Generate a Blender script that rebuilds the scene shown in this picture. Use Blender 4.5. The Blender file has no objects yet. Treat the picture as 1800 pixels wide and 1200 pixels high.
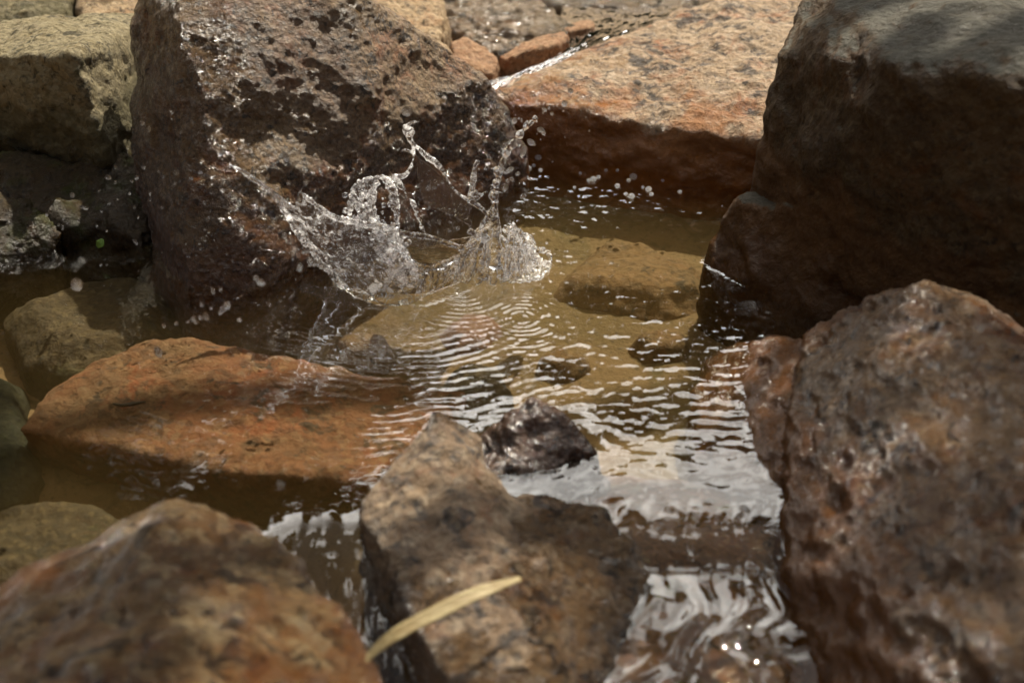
import bpy, bmesh, math, random
import numpy as np
from mathutils import Vector
from mathutils.bvhtree import BVHTree

R = math.radians
SC = bpy.context.scene
COL = SC.collection

# ------------------------------------------------------------------ camera
H, PITCH, HF = 0.70, 31.0, 20.0            # height over the pool, tilt, half field of view
TF = math.tan(R(HF))
cam = bpy.data.cameras.new("Camera")
camo = bpy.data.objects.new("Camera", cam)
COL.objects.link(camo)
camo.location = (0, 0, H)
camo.rotation_euler = (R(90 - PITCH), 0, 0)
cam.sensor_width = 36
cam.lens = 18 / TF
cam.clip_start = 0.02
cam.clip_end = 400
cam.dof.use_dof = True
cam.dof.focus_distance = 1.50
cam.dof.aperture_fstop = 4.2
cam.dof.aperture_blades = 7
SC.camera = camo

# ------------------------------------------------------------------ sky, sun, exposure
SUN_AZ, SUN_EL = 30.0, 56.0                # to the right of straight ahead, and up
world = bpy.data.worlds.new("World")
SC.world = world
world.use_nodes = True
wt = world.node_tree
wt.nodes.clear()
w_out = wt.nodes.new("ShaderNodeOutputWorld")
w_bg = wt.nodes.new("ShaderNodeBackground")
w_sky = wt.nodes.new("ShaderNodeTexSky")
w_sky.sky_type = 'NISHITA'
w_sky.sun_disc = False
w_sky.sun_elevation = R(SUN_EL)
w_sky.sun_rotation = R(SUN_AZ)
w_sky.dust_density = 3.0
w_sky.air_density = 0.6
w_bg.inputs[1].default_value = 0.022
wt.links.new(w_sky.outputs[0], w_bg.inputs[0])
# bright hazy cloud low in the sky ahead, inside a wide thin veil, both broken by noise
w_tc = wt.nodes.new("ShaderNodeTexCoord")
def w_math(op, a, b):
    n = wt.nodes.new("ShaderNodeMath"); n.operation = op
    for sck, v in zip(n.inputs, (a, b)):
        if hasattr(v, 'is_output'): wt.links.new(v, sck)
        else: sck.default_value = v
    return n.outputs[0]
def w_cap(az, el, outer, inner, strength):
    d = wt.nodes.new("ShaderNodeVectorMath"); d.operation = 'DOT_PRODUCT'
    d.inputs[1].default_value = (math.sin(R(az)) * math.cos(R(el)), math.cos(R(az)) * math.cos(R(el)), math.sin(R(el)))
    wt.links.new(w_tc.outputs['Generated'], d.inputs[0])
    m = wt.nodes.new("ShaderNodeMapRange"); m.interpolation_type = 'SMOOTHSTEP'
    m.inputs['From Min'].default_value = math.cos(R(outer)); m.inputs['From Max'].default_value = math.cos(R(inner))
    m.inputs['To Max'].default_value = strength
    wt.links.new(d.outputs['Value'], m.inputs['Value'])
    return m.outputs['Result']
w_n = wt.nodes.new("ShaderNodeTexNoise"); w_n.inputs['Scale'].default_value = 4.0; w_n.inputs['Detail'].default_value = 6
wt.links.new(w_tc.outputs['Generated'], w_n.inputs['Vector'])
w_nr = wt.nodes.new("ShaderNodeMapRange"); w_nr.inputs['From Min'].default_value = 0.32; w_nr.inputs['From Max'].default_value = 0.60
w_nr.inputs['To Min'].default_value = 0.35
wt.links.new(w_n.outputs['Fac'], w_nr.inputs['Value'])
w_p = wt.nodes.new("ShaderNodeTexNoise"); w_p.inputs['Scale'].default_value = 7.0; w_p.inputs['Detail'].default_value = 5
wt.links.new(w_tc.outputs['Generated'], w_p.inputs['Vector'])
w_pr = wt.nodes.new("ShaderNodeMapRange"); w_pr.interpolation_type = 'SMOOTHSTEP'
w_pr.inputs['From Min'].default_value = 0.585; w_pr.inputs['From Max'].default_value = 0.65; w_pr.inputs['To Min'].default_value = 0.03
wt.links.new(w_p.outputs['Fac'], w_pr.inputs['Value'])
w_bg2 = wt.nodes.new("ShaderNodeBackground"); w_bg2.inputs[0].default_value = (1.0, 0.955, 0.88, 1)
wt.links.new(w_math('ADD', w_math('MULTIPLY', w_cap(7, 41, 22, 8, 7.5), w_nr.outputs['Result']), w_math('MULTIPLY', w_cap(0, 80, 66, 25, 5.0), w_pr.outputs['Result'])), w_bg2.inputs[1])
w_add = wt.nodes.new("ShaderNodeAddShader")
wt.links.new(w_bg.outputs[0], w_add.inputs[0]); wt.links.new(w_bg2.outputs[0], w_add.inputs[1])
wt.links.new(w_add.outputs[0], w_out.inputs['Surface'])

sun = bpy.data.lights.new("Sun", 'SUN')
sun.energy = 5.0
sun.angle = R(0.53)
sun.color = (1.0, 0.91, 0.76)
suno = bpy.data.objects.new("Sun", sun)
COL.objects.link(suno)
sd = Vector((math.sin(R(SUN_AZ)) * math.cos(R(SUN_EL)), math.cos(R(SUN_AZ)) * math.cos(R(SUN_EL)), math.sin(R(SUN_EL))))
suno.rotation_euler = sd.to_track_quat('Z', 'Y').to_euler()
suno.location = sd * 8

SC.view_settings.view_transform = 'Standard'
SC.view_settings.look = 'None'
SC.view_settings.exposure = 0.52
SC.view_settings.gamma = 1.0
SC.render.engine = 'CYCLES'
SC.cycles.use_denoising = True
SC.cycles.max_bounces = 14
SC.cycles.transparent_max_bounces = 24
SC.cycles.transmission_bounces = 12
SC.cycles.glossy_bounces = 5
SC.cycles.sample_clamp_indirect = 10.0
SC.cycles.blur_glossy = 0.0

# ------------------------------------------------------------------ helpers
fw = np.array((0, math.cos(R(PITCH)), -math.sin(R(PITCH))))
up = np.array((0, math.sin(R(PITCH)), math.cos(R(PITCH))))

def ray(px, py):                                  # direction through a point of the 1800 x 1200 photograph
    u = (px - 900) / 900 * TF
    v = (600 - py) / 900 * TF
    return fw + up * v + np.array((u, 0, 0))

def U(px, py, Y):                                 # world point at distance Y ahead
    d = ray(px, py)
    t = Y / d[1]
    return np.array((d[0] * t, Y, H + d[2] * t))

def W(px, py, z=0.0):                             # world point at height z
    d = ray(px, py)
    t = (z - H) / d[2]
    return np.array((d[0] * t, d[1] * t, z))

_rng = np.random.RandomState(7)
_PERM = np.concatenate([_rng.permutation(512)] * 3)
_G = _rng.normal(size=(512, 3)); _G /= np.linalg.norm(_G, axis=1)[:, None]

def perlin(p):
    p = np.asarray(p, dtype=np.float64)
    i = np.floor(p).astype(np.int64); f = p - i
    w = f * f * f * (f * (f * 6 - 15) + 10)
    out = np.zeros(len(p))
    for dx in (0, 1):
        hx = _PERM[(i[:, 0] + dx) & 511]
        wx = w[:, 0] if dx else 1 - w[:, 0]
        for dy in (0, 1):
            hy = _PERM[hx + ((i[:, 1] + dy) & 511)]
            wy = w[:, 1] if dy else 1 - w[:, 1]
            for dz in (0, 1):
                hz = _PERM[hy + ((i[:, 2] + dz) & 511)]
                wz = w[:, 2] if dz else 1 - w[:, 2]
                g = _G[hz]
                out += wx * wy * wz * (g[:, 0] * (f[:, 0] - dx) + g[:, 1] * (f[:, 1] - dy) + g[:, 2] * (f[:, 2] - dz))
    return out * 1.5

def fbm(p, octaves=4, gain=0.5, kind='f'):
    s = np.zeros(len(p)); a = 1.0; q = np.array(p, dtype=np.float64); tot = 0
    for o in range(octaves):
        n = perlin(q)
        if kind == 'r': n = 1 - 2 * np.abs(n)
        elif kind == 'b': n = 2 * np.abs(n) - 0.4
        s += a * n; tot += a; a *= gain
        q = q * 2.03 + 17.3
    return s / tot

def cells(p, seed=0):                             # distance to the nearest and second nearest of jittered points
    p = np.asarray(p); i = np.floor(p).astype(np.int64)
    d1 = np.full(len(p), 9.0); d2 = np.full(len(p), 9.0)
    for dx in (-1, 0, 1):
        for dy in (-1, 0, 1):
            for dz in (-1, 0, 1):
                c = i + (dx, dy, dz)
                h = _PERM[_PERM[_PERM[(c[:, 0] + seed) & 511] + (c[:, 1] & 511)] + (c[:, 2] & 511)]
                q = c + 0.5 + 0.45 * _G[h]
                d = np.linalg.norm(q - p, axis=1)
                m = d < d1
                d2 = np.where(m, d1, np.minimum(d2, d)); d1 = np.where(m, d, d1)
    return d1, d2

def tag(o, label=None, cat=None, group=None, kind=None):
    if label: o['label'] = label
    if cat: o['category'] = cat
    if group: o['group'] = group
    if kind: o['kind'] = kind
    return o

def link_mesh(name, verts, faces, mat, parent=None, loc=None, smooth=True):
    verts = np.asarray(verts, dtype=np.float64)
    if loc is None: loc = np.zeros(3)
    me = bpy.data.meshes.new(name)
    me.from_pydata((verts - loc).tolist(), [], faces if isinstance(faces, list) else faces.tolist())
    if smooth: me.polygons.foreach_set('use_smooth', [True] * len(me.polygons))
    me.materials.append(mat)
    o = bpy.data.objects.new(name, me)
    COL.objects.link(o)
    o.location = loc
    if parent is not None: o.parent = parent
    return o

def remesh(verts, faces, voxel, smooth_iter):     # one closed skin round any overlapping solids
    me = bpy.data.meshes.new("tmp")
    me.from_pydata([tuple(v) for v in verts], [], faces)
    o = bpy.data.objects.new("tmp", me); COL.objects.link(o)
    m = o.modifiers.new("r", 'REMESH'); m.mode = 'VOXEL'; m.voxel_size = voxel; m.adaptivity = 0
    if smooth_iter:
        s = o.modifiers.new("s", 'SMOOTH'); s.factor = 0.5; s.iterations = smooth_iter
    dg = bpy.context.evaluated_depsgraph_get()
    ev = o.evaluated_get(dg)
    me2 = bpy.data.meshes.new_from_object(ev)
    bpy.data.objects.remove(o); bpy.data.meshes.remove(me)
    return me2

def mesh_arrays(me):
    n = len(me.vertices)
    co = np.empty(n * 3); me.vertices.foreach_get('co', co)
    no = np.empty(n * 3); me.vertices.foreach_get('normal', no)
    return co.reshape(-1, 3), no.reshape(-1, 3)

def hull_solid(pts):
    bm = bmesh.new()
    for p in pts: bm.verts.new(p)
    r = bmesh.ops.convex_hull(bm, input=bm.verts)
    junk = [g for g in r['geom_interior'] + r['geom_unused'] if isinstance(g, bmesh.types.BMVert)]
    bmesh.ops.delete(bm, geom=list(set(junk)), context='VERTS')
    bm.verts.index_update()
    v = [tuple(x.co) for x in bm.verts]; f = [[x.index for x in q.verts] for q in bm.faces]
    bm.free()
    return v, f

def join_solids(solids):
    V, F = [], []
    for v, f in solids:
        b = len(V); V += list(v); F += [[i + b for i in q] for q in f]
    return V, F

def drop(pts, z, grow=1.0, dy=0.0):               # the footprint of points, lowered to z
    c = np.mean(pts, axis=0)
    return [np.array((c[0] + (p[0] - c[0]) * grow, c[1] + (p[1] - c[1]) * grow + dy, z)) for p in pts]

SURF = []                                         # rock surfaces, for the waterline
def rock(name, label, hulls, mat, voxel=0.004, smooth=8, disp=(), seed=0, cat='rock', group=None, strata=None, kind=None, shift=(0, 0, 0)):
    V, F = join_solids([hull_solid(h) for h in hulls])
    me = remesh(V, F, voxel, smooth)
    off = np.array((seed * 3.7, seed * 1.9, seed * 5.3))
    for kd, size, amp, octv in disp:
        co, no = mesh_arrays(me)
        q = co / size + off
        if strata is not None:                    # stretch the relief along the bedding
            ax, k = strata
            ax = np.array(ax) / np.linalg.norm(ax)
            q = q + (q @ ax)[:, None] * ax[None, :] * (k - 1)
        if kd == 'c':
            wq = q + 0.35 * np.stack([perlin(q * 1.3 + 5), perlin(q * 1.3 + 9), perlin(q * 1.3 + 14)], 1)
            d1, d2 = cells(wq, seed)
            h = np.clip((d2 - d1) * 2.2, 0, 1) - 0.6
        elif kd == 'k':                           # chipped flat facets
            d1, d2 = cells(q, seed)
            h = 0.6 - d1
        else:
            h = fbm(q, octv, 0.52, kd)
        co = co + no * (h * amp)[:, None]
        me.vertices.foreach_set('co', co.ravel()); me.update()
    co, no = mesh_arrays(me)
    co = co + np.array(shift)
    SURF.append(co.copy())
    loc = np.array((co[:, 0].mean(), co[:, 1].mean(), co[:, 2].min()))
    me.vertices.foreach_set('co', (co - loc).ravel())
    me.update()
    me.polygons.foreach_set('use_smooth', [True] * len(me.polygons))
    me.name = name
    me.materials.clear(); me.materials.append(mat)
    o = bpy.data.objects.new(name, me); COL.objects.link(o)
    o.location = loc
    if kind: tag(o, None, None, None, kind)
    else: tag(o, label, cat, group)
    return o

# ------------------------------------------------------------------ materials
class NT:
    def __init__(s, name):
        s.m = bpy.data.materials.new(name); s.m.use_nodes = True
        s.t = s.m.node_tree; s.t.nodes.clear()
        s.out = s.t.nodes.new("ShaderNodeOutputMaterial")
    def n(s, kind, **kw):
        nd = s.t.nodes.new("ShaderNode" + kind)
        for k, v in kw.items(): setattr(nd, k, v)
        return nd
    def set(s, sock, v):
        if hasattr(v, 'is_output'): s.t.links.new(v, sock)
        elif isinstance(v, (tuple, list)) and len(v) == 3 and sock.type == 'RGBA': sock.default_value = (*v, 1)
        else: sock.default_value = v
    def noise(s, vec, scale, detail=4, rough=0.55, dist=0.0):
        nd = s.n("TexNoise"); s.set(nd.inputs['Vector'], vec)
        nd.inputs['Scale'].default_value = scale; nd.inputs['Detail'].default_value = detail
        nd.inputs['Roughness'].default_value = rough; nd.inputs['Distortion'].default_value = dist
        return nd.outputs['Fac']
    def voro(s, vec, scale, feat='F1', out='Distance'):
        nd = s.n("TexVoronoi", feature=feat); s.set(nd.inputs['Vector'], vec); nd.inputs['Scale'].default_value = scale
        return nd.outputs[out]
    def step(s, v, a, b, lo=0.0, hi=1.0):
        nd = s.n("MapRange", interpolation_type='SMOOTHSTEP'); s.set(nd.inputs['Value'], v)
        nd.inputs['From Min'].default_value = a; nd.inputs['From Max'].default_value = b
        nd.inputs['To Min'].default_value = lo; nd.inputs['To Max'].default_value = hi
        return nd.outputs['Result']
    def math(s, op, a, b=0.0):
        nd = s.n("Math", operation=op); s.set(nd.inputs[0], a); s.set(nd.inputs[1], b)
        return nd.outputs[0]
    def mix(s, f, a, b, blend='MIX'):
        nd = s.n("Mix", data_type='RGBA', blend_type=blend)
        s.set(nd.inputs[0], f); s.set(nd.inputs[6], a); s.set(nd.inputs[7], b)
        return nd.outputs[2]
    def scale(s, vec, v):
        nd = s.n("Mapping"); s.set(nd.inputs['Vector'], vec); nd.inputs['Scale'].default_value = v
        return nd.outputs[0]
    def bump(s, h, dist, strength=1.0, normal=None):
        nd = s.n("Bump"); s.set(nd.inputs['Height'], h); nd.inputs['Distance'].default_value = dist
        t_ = nd.inputs['Strength']; s.set(t_, strength)
        if normal is not None: s.set(nd.inputs['Normal'], normal)
        return nd.outputs[0]

def rock_mat(name, base, alt, rust, dark, light, rust_amt=0.5, dark_amt=0.5, light_amt=0.4, grain=1.0,
             wet_z=0.02, wet=0.35, dry_rough=0.75, wet_rough=0.16, moss=None, moss_amt=0.0, streak=None, bump=1.0, wet_dark=0.5, spec=0.5, wet_side=None, stain=None, film=0.45, top=None):
    t = NT(name)
    tc = t.n("TexCoord").outputs['Object']
    geo = t.n("NewGeometry")
    sep = t.n("SeparateXYZ"); t.set(sep.inputs[0], geo.outputs['Position'])
    v = tc if streak is None else t.scale(tc, streak)
    c = t.mix(t.step(t.noise(v, 7, 6, 0.6), 0.36, 0.64), base, alt)
    c = t.mix(t.step(t.noise(v, 28, 7, 0.7, 0.8), 0.48, 0.66, 0, 0.55), c, tuple(0.5 * (a_ + b_) for a_, b_ in zip(alt, light)))
    c = t.mix(t.step(t.noise(v, 16, 8, 0.68, 0.6), 0.62 - 0.24 * rust_amt, 0.80 - 0.2 * rust_amt), c, rust)
    # mineral grain: light and dark crystals of different size
    g1 = t.noise(v, 120 * grain, 3, 0.6, 0.4)
    c = t.mix(t.step(g1, 0.55, 0.70, 0, light_amt), c, light)
    g2 = t.noise(t.scale(v, (1.0, 1.13, 0.9)), 75 * grain, 5, 0.7, 0.8)
    patch = t.step(t.noise(v, 15, 6, 0.65, 0.3), 0.30, 0.70, 0.0, 0.11)
    c = t.mix(t.step(t.math('ADD', g2, patch), 0.66 - 0.12 * dark_amt, 0.76 - 0.1 * dark_amt, 0, 0.9), c, dark)
    vor = t.voro(v, 300 * grain, 'F1', 'Color')
    sepc = t.n("SeparateColor"); t.set(sepc.inputs[0], vor)
    c = t.mix(t.step(sepc.outputs[0], 0.72, 0.80, 0, 0.35), c, dark)
    c = t.mix(t.step(sepc.outputs[1], 0.82, 0.90, 0, 0.35), c, light)
    if moss is not None:
        mm = t.step(t.noise(tc, 14, 8, 0.7), 0.70 - 0.35 * moss_amt, 0.82 - 0.3 * moss_amt)
        c = t.mix(mm, c, moss)
    if stain is not None:                           # iron and algae coat near the waterline
        sz = t.math('ADD', sep.outputs['Z'], t.step(t.noise(tc, 12, 7, 0.7), 0.25, 0.75, -0.035, 0.035))
        c = t.mix(t.step(sz, stain[1], stain[1] + 0.035, stain[2], 0.0), c, t.mix(t.noise(v, 60, 5, 0.7), stain[0], tuple(k * 0.55 for k in stain[0])))
    if top is not None:                             # lighter grey tone on upward faces, ragged by noise
        sn = t.n("SeparateXYZ"); t.set(sn.inputs[0], geo.outputs['Normal'])
        c = t.mix(t.step(t.math('ADD', sn.outputs['Z'], t.step(t.noise(tc, 30, 6, 0.7), 0.3, 0.7, -0.15, 0.15)), 0.70, 0.92, 0.0, 0.85), c, t.mix(t.noise(tc, 45, 6, 0.7), top, tuple(k * 0.6 for k in top)))
    # wetness: below a ragged line, and in patches above it
    wn = t.noise(tc, 9, 6, 0.65, 0.3)
    line = t.math('SUBTRACT', sep.outputs['Z'], t.step(wn, 0.3, 0.7, -0.02, 0.03))
    wl = t.step(line, wet_z, wet_z + 0.018, 1.0, 0.0)
    wp = t.step(t.noise(tc, 13, 7, 0.66, 0.5), 0.64 - 0.45 * wet, 0.79 - 0.36 * wet)
    if wet_side is not None:                        # soaked on one side by the spray
        so = t.n("SeparateXYZ"); t.set(so.inputs[0], tc)
        sx = t.math('ADD', so.outputs['X'], t.math('MULTIPLY', so.outputs['Z'], wet_side[2]))
        sx = t.math('ADD', sx, t.step(t.noise(tc, 8, 7, 0.7), 0.25, 0.75, -0.11, 0.11))
        wp = t.math('MAXIMUM', t.math('MULTIPLY', wp, 0.8), t.step(sx, wet_side[0], wet_side[1], 1.0, 0.0))
    wm = t.math('MAXIMUM', wl, wp)
    wetc = t.mix(1.0, c, (wet_dark, wet_dark * 0.94, wet_dark * 0.88), 'MULTIPLY')
    c = t.mix(wm, c, wetc)
    b1 = t.noise(v, 95 * grain, 8, 0.72, 0.3)
    b2 = t.voro(v, 140 * grain)
    b3 = t.noise(v, 420 * grain, 4, 0.6)
    h = t.math('ADD', t.math('MULTIPLY', b1, 1.0), t.math('MULTIPLY', b2, 0.35))
    h = t.math('ADD', h, t.math('MULTIPLY', b3, 0.22))
    nrm = t.bump(h, 0.0085 * bump / grain, t.math('SUBTRACT', 1.0, t.math('MULTIPLY', wm, film)))
    p = t.n("BsdfPrincipled")
    t.set(p.inputs['Base Color'], c)
    rr = t.step(t.noise(tc, 60, 5, 0.6), 0.35, 0.65, -0.07, 0.10)
    rough = t.n("Mix", data_type='FLOAT'); t.set(rough.inputs[0], wm)
    rough.inputs[2].default_value = dry_rough; rough.inputs[3].default_value = wet_rough
    t.set(p.inputs['Roughness'], t.math('ADD', rough.outputs[0], rr))
    t.set(p.inputs['Specular IOR Level'], spec)
    t.set(p.inputs['Normal'], nrm)
    t.set(t.out.inputs['Surface'], p.outputs[0])
    return t.m

M = {}
M['boulder'] = rock_mat('wet_brown_granite', (0.19, 0.10, 0.042), (0.37, 0.245, 0.12), (0.27, 0.09, 0.02), (0.022, 0.012, 0.006), (0.48, 0.35, 0.22),
                        0.6, 0.55, 0.35, 1.1, wet_z=0.09, wet=0.40, wet_rough=0.06, wet_dark=0.36, bump=2.3, spec=1.0, wet_side=(-0.01, 0.26, 0.45), stain=((0.28, 0.10, 0.022), 0.03, 0.7), film=0.25)
M['mossy'] = rock_mat('pale_mossy_rock', (0.29, 0.235, 0.12), (0.36, 0.295, 0.165), (0.24, 0.175, 0.065), (0.06, 0.05, 0.025), (0.46, 0.39, 0.25),
                      0.4, 0.6, 0.3, 0.8, wet_z=0.06, wet=0.0, wet_dark=0.4, moss=(0.055, 0.065, 0.014), moss_amt=0.42, bump=1.5, stain=((0.10, 0.085, 0.025), 0.10, 0.7))
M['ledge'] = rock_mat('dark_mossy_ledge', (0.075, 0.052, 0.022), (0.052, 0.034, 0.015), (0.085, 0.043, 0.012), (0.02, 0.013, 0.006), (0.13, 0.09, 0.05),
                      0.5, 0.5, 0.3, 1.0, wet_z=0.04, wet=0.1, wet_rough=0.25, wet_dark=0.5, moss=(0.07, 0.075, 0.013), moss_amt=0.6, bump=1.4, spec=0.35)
M['tan'] = rock_mat('sunlit_tan_rock', (0.48, 0.34, 0.19), (0.40, 0.26, 0.14), (0.40, 0.20, 0.08), (0.09, 0.06, 0.035), (0.62, 0.50, 0.33),
                    0.4, 0.5, 0.4, 0.8, wet_z=-0.5, wet=0.0, bump=1.2)
M['pink'] = rock_mat('pink_granite', (0.56, 0.405, 0.25), (0.42, 0.275, 0.15), (0.37, 0.125, 0.028), (0.04, 0.026, 0.015), (0.74, 0.58, 0.41),
                     0.5, 0.85, 0.5, 0.6, wet_z=0.03, wet=0.15, wet_dark=0.62, wet_rough=0.07, bump=1.6, spec=0.8, stain=((0.50, 0.19, 0.035), 0.045, 0.95), wet_side=(-0.25, -0.12, 0.0))
M['streaky'] = rock_mat('streaky_wet_rock', (0.30, 0.23, 0.16), (0.18, 0.145, 0.095), (0.34, 0.17, 0.07), (0.03, 0.025, 0.014), (0.52, 0.44, 0.35),
                        0.4, 0.75, 0.4, 0.5, wet_z=0.3, wet=0.8, wet_dark=0.7, wet_rough=0.10, streak=(0.6, 0.8, 2.2), bump=1.5)
M['rusty'] = rock_mat('rusty_rock', (0.36, 0.20, 0.10), (0.30, 0.155, 0.075), (0.32, 0.12, 0.04), (0.07, 0.04, 0.02), (0.60, 0.40, 0.23),
                      0.5, 0.35, 0.3, 0.8, wet_z=0.0, wet=0.2)
M['block'] = rock_mat('dark_slate_block', (0.085, 0.048, 0.017), (0.055, 0.029, 0.010), (0.105, 0.042, 0.008), (0.018, 0.010, 0.005), (0.15, 0.11, 0.055),
                      0.5, 0.25, 0.25, 0.8, wet_z=0.03, wet=0.2, moss=(0.065, 0.052, 0.012), moss_amt=0.25, bump=1.0, dry_rough=0.55, wet_rough=0.2, wet_dark=0.6, spec=0.3, top=(0.125, 0.122, 0.095), stain=((0.16, 0.066, 0.015), 0.10, 0.7))
M['front'] = rock_mat('wet_foreground_granite', (0.135, 0.068, 0.027), (0.22, 0.14, 0.072), (0.16, 0.055, 0.011), (0.02, 0.011, 0.005), (0.40, 0.29, 0.18),
                      0.6, 0.6, 0.45, 0.5, wet_z=0.05, wet=0.75, wet_rough=0.08, wet_dark=0.6, bump=2.2, spec=0.8, stain=((0.25, 0.10, 0.022), 0.03, 0.9), film=0.45)
M['frontdry'] = rock_mat('speckled_tan_granite', (0.37, 0.24, 0.125), (0.28, 0.165, 0.08), (0.28, 0.105, 0.028), (0.04, 0.028, 0.02), (0.62, 0.49, 0.33),
                         0.4, 0.75, 0.55, 0.55, wet_z=0.006, wet=0.25, wet_rough=0.07, wet_dark=0.36, bump=1.9, spec=1.0, film=0.2, wet_side=(0.035, -0.02, 0.0))
M['frontleft'] = rock_mat('mottled_brown_granite', (0.13, 0.068, 0.026), (0.23, 0.15, 0.07), (0.17, 0.056, 0.011), (0.016, 0.009, 0.004), (0.40, 0.32, 0.19),
                          0.55, 0.7, 0.6, 0.4, wet_z=0.03, wet=0.85, wet_rough=0.08, wet_dark=0.62, bump=1.9, spec=1.0, stain=((0.20, 0.075, 0.016), 0.02, 0.7), film=0.35)
M['knob'] = rock_mat('dark_wet_rock', (0.085, 0.043, 0.024), (0.06, 0.032, 0.019), (0.12, 0.04, 0.011), (0.018, 0.012, 0.008), (0.28, 0.20, 0.15),
                     0.4, 0.4, 0.3, 0.9, wet_z=0.2, wet=0.8, wet_rough=0.10, wet_dark=0.75, bump=1.4, spec=0.9, film=0.5)
M['orange'] = rock_mat('orange_algae_slab', (0.21, 0.080, 0.026), (0.145, 0.078, 0.029), (0.26, 0.07, 0.016), (0.05, 0.03, 0.012), (0.32, 0.19, 0.09),
                       0.5, 0.5, 0.4, 0.5, wet_z=-0.6, wet=0.0, bump=0.6)
M['olive'] = rock_mat('olive_algae_stone', (0.07, 0.044, 0.015), (0.05, 0.035, 0.012), (0.09, 0.042, 0.011), (0.03, 0.022, 0.008), (0.18, 0.125, 0.05),
                      0.4, 0.4, 0.3, 0.7, wet_z=-0.6, wet=0.0, moss=(0.06, 0.06, 0.014), moss_amt=0.35, bump=0.6)
M['green'] = rock_mat('green_algae_stone', (0.045, 0.042, 0.015), (0.032, 0.032, 0.012), (0.07, 0.045, 0.012), (0.016, 0.014, 0.006), (0.09, 0.08, 0.03),
                      0.3, 0.4, 0.3, 0.7, wet_z=-0.6, wet=0.0, moss=(0.05, 0.055, 0.014), moss_amt=0.5, bump=0.6)
M['ochre'] = rock_mat('brown_algae_stone', (0.23, 0.125, 0.042), (0.17, 0.10, 0.034), (0.26, 0.11, 0.03), (0.05, 0.034, 0.012), (0.29, 0.18, 0.075),
                      0.4, 0.4, 0.3, 0.7, wet_z=-0.6, wet=0.0, bump=0.6)
M['red'] = rock_mat('red_stone', (0.22, 0.095, 0.05), (0.18, 0.095, 0.045), (0.26, 0.08, 0.05), (0.06, 0.03, 0.015), (0.30, 0.16, 0.09),
                    0.3, 0.3, 0.3, 0.8, wet_z=-0.6, wet=0.0, bump=0.4)
M['spill'] = rock_mat('mossy_spill_rock', (0.15, 0.062, 0.018), (0.095, 0.046, 0.014), (0.20, 0.068, 0.014), (0.04, 0.024, 0.011), (0.30, 0.17, 0.075),
                      0.5, 0.3, 0.3, 0.7, wet_z=0.2, wet=0.9, wet_dark=0.9, moss=(0.13, 0.14, 0.016), moss_amt=0.42, bump=0.8, spec=0.8, wet_rough=0.08, film=0.6)

def bed_mat():
    t = NT('sandy_stream_bed')
    tc = t.n("TexCoord").outputs['Object']
    c = t.mix(t.step(t.noise(tc, 5, 6, 0.6), 0.38, 0.62), (0.27, 0.165, 0.068), (0.19, 0.125, 0.045))
    c = t.mix(t.step(t.noise(tc, 9, 7, 0.65), 0.55, 0.75), c, (0.085, 0.078, 0.02))
    c = t.mix(t.step(t.noise(tc, 40, 6, 0.7, 0.5), 0.5, 0.75, 0, 0.7), c, (0.31, 0.20, 0.09))
    c = t.mix(t.step(t.noise(tc, 160, 3, 0.6), 0.56, 0.70, 0, 0.7), c, (0.08, 0.055, 0.025))
    c = t.mix(t.step(t.noise(tc, 22, 7, 0.7, 0.8), 0.52, 0.66, 0, 0.75), c, (0.11, 0.075, 0.026))
    nrm = t.bump(t.noise(tc, 120, 8, 0.7), 0.006)
    p = t.n("BsdfPrincipled"); t.set(p.inputs['Base Color'], c); p.inputs['Roughness'].default_value = 0.8; t.set(p.inputs['Normal'], nrm)
    t.set(t.out.inputs['Surface'], p.outputs[0])
    return t.m

def water_mat(name, ior=1.45, tint=(0.93, 0.93, 0.86), bump_amt=0.0, foam=0.0):
    t = NT(name)
    tc = t.n("TexCoord").outputs['Object']
    nrm = None
    if bump_amt:
        nrm = t.bump(t.noise(t.scale(tc, (1, 0.7, 1)), 130, 3, 0.5, 0.4), bump_amt)
    fr = t.n("Fresnel"); fr.inputs['IOR'].default_value = ior
    tr = t.n("BsdfTransparent"); t.set(tr.inputs[0], tint)
    gl = t.n("BsdfGlossy"); gl.inputs['Roughness'].default_value = 0.015
    t.set(gl.inputs['Color'], (1, 1, 1))
    if nrm is not None:
        t.set(fr.inputs['Normal'], nrm); t.set(gl.inputs['Normal'], nrm)
    mx = t.n("MixShader"); t.set(mx.inputs[0], fr.outputs[0]); t.set(mx.inputs[1], tr.outputs[0]); t.set(mx.inputs[2], gl.outputs[0])
    t.set(t.out.inputs['Surface'], mx.outputs[0])
    return t.m

def splash_mat(name, froth_glint=0.0, rough=0.02):
    t = NT(name)
    tc = t.n("TexCoord").outputs['Object']
    g = t.n("BsdfGlass"); g.inputs['IOR'].default_value = 1.33; g.inputs['Roughness'].default_value = rough
    t.set(g.inputs['Normal'], t.bump(t.noise(tc, 240, 2, 0.5, 0.4), 0.0012))
    sh = g.outputs[0]
    if froth_glint:                                        # white by noise: air bubbles, and bright highlights painted into the colour
        d0 = t.n("BsdfTranslucent"); t.set(d0.inputs[0], (0.95, 0.95, 0.95))
        d1 = t.n("BsdfDiffuse"); t.set(d1.inputs[0], (0.9, 0.9, 0.9))
        d = t.n("AddShader"); t.set(d.inputs[0], d0.outputs[0]); t.set(d.inputs[1], d1.outputs[0])
        f = t.step(t.noise(tc, 150, 6, 0.75, 0.6), 0.475, 0.71, 0.0, froth_glint)
        m2 = t.n("MixShader"); t.set(m2.inputs[0], f); t.set(m2.inputs[1], sh); t.set(m2.inputs[2], d.outputs[0]); sh = m2.outputs[0]
    t.set(t.out.inputs['Surface'], sh)
    return t.m

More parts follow.
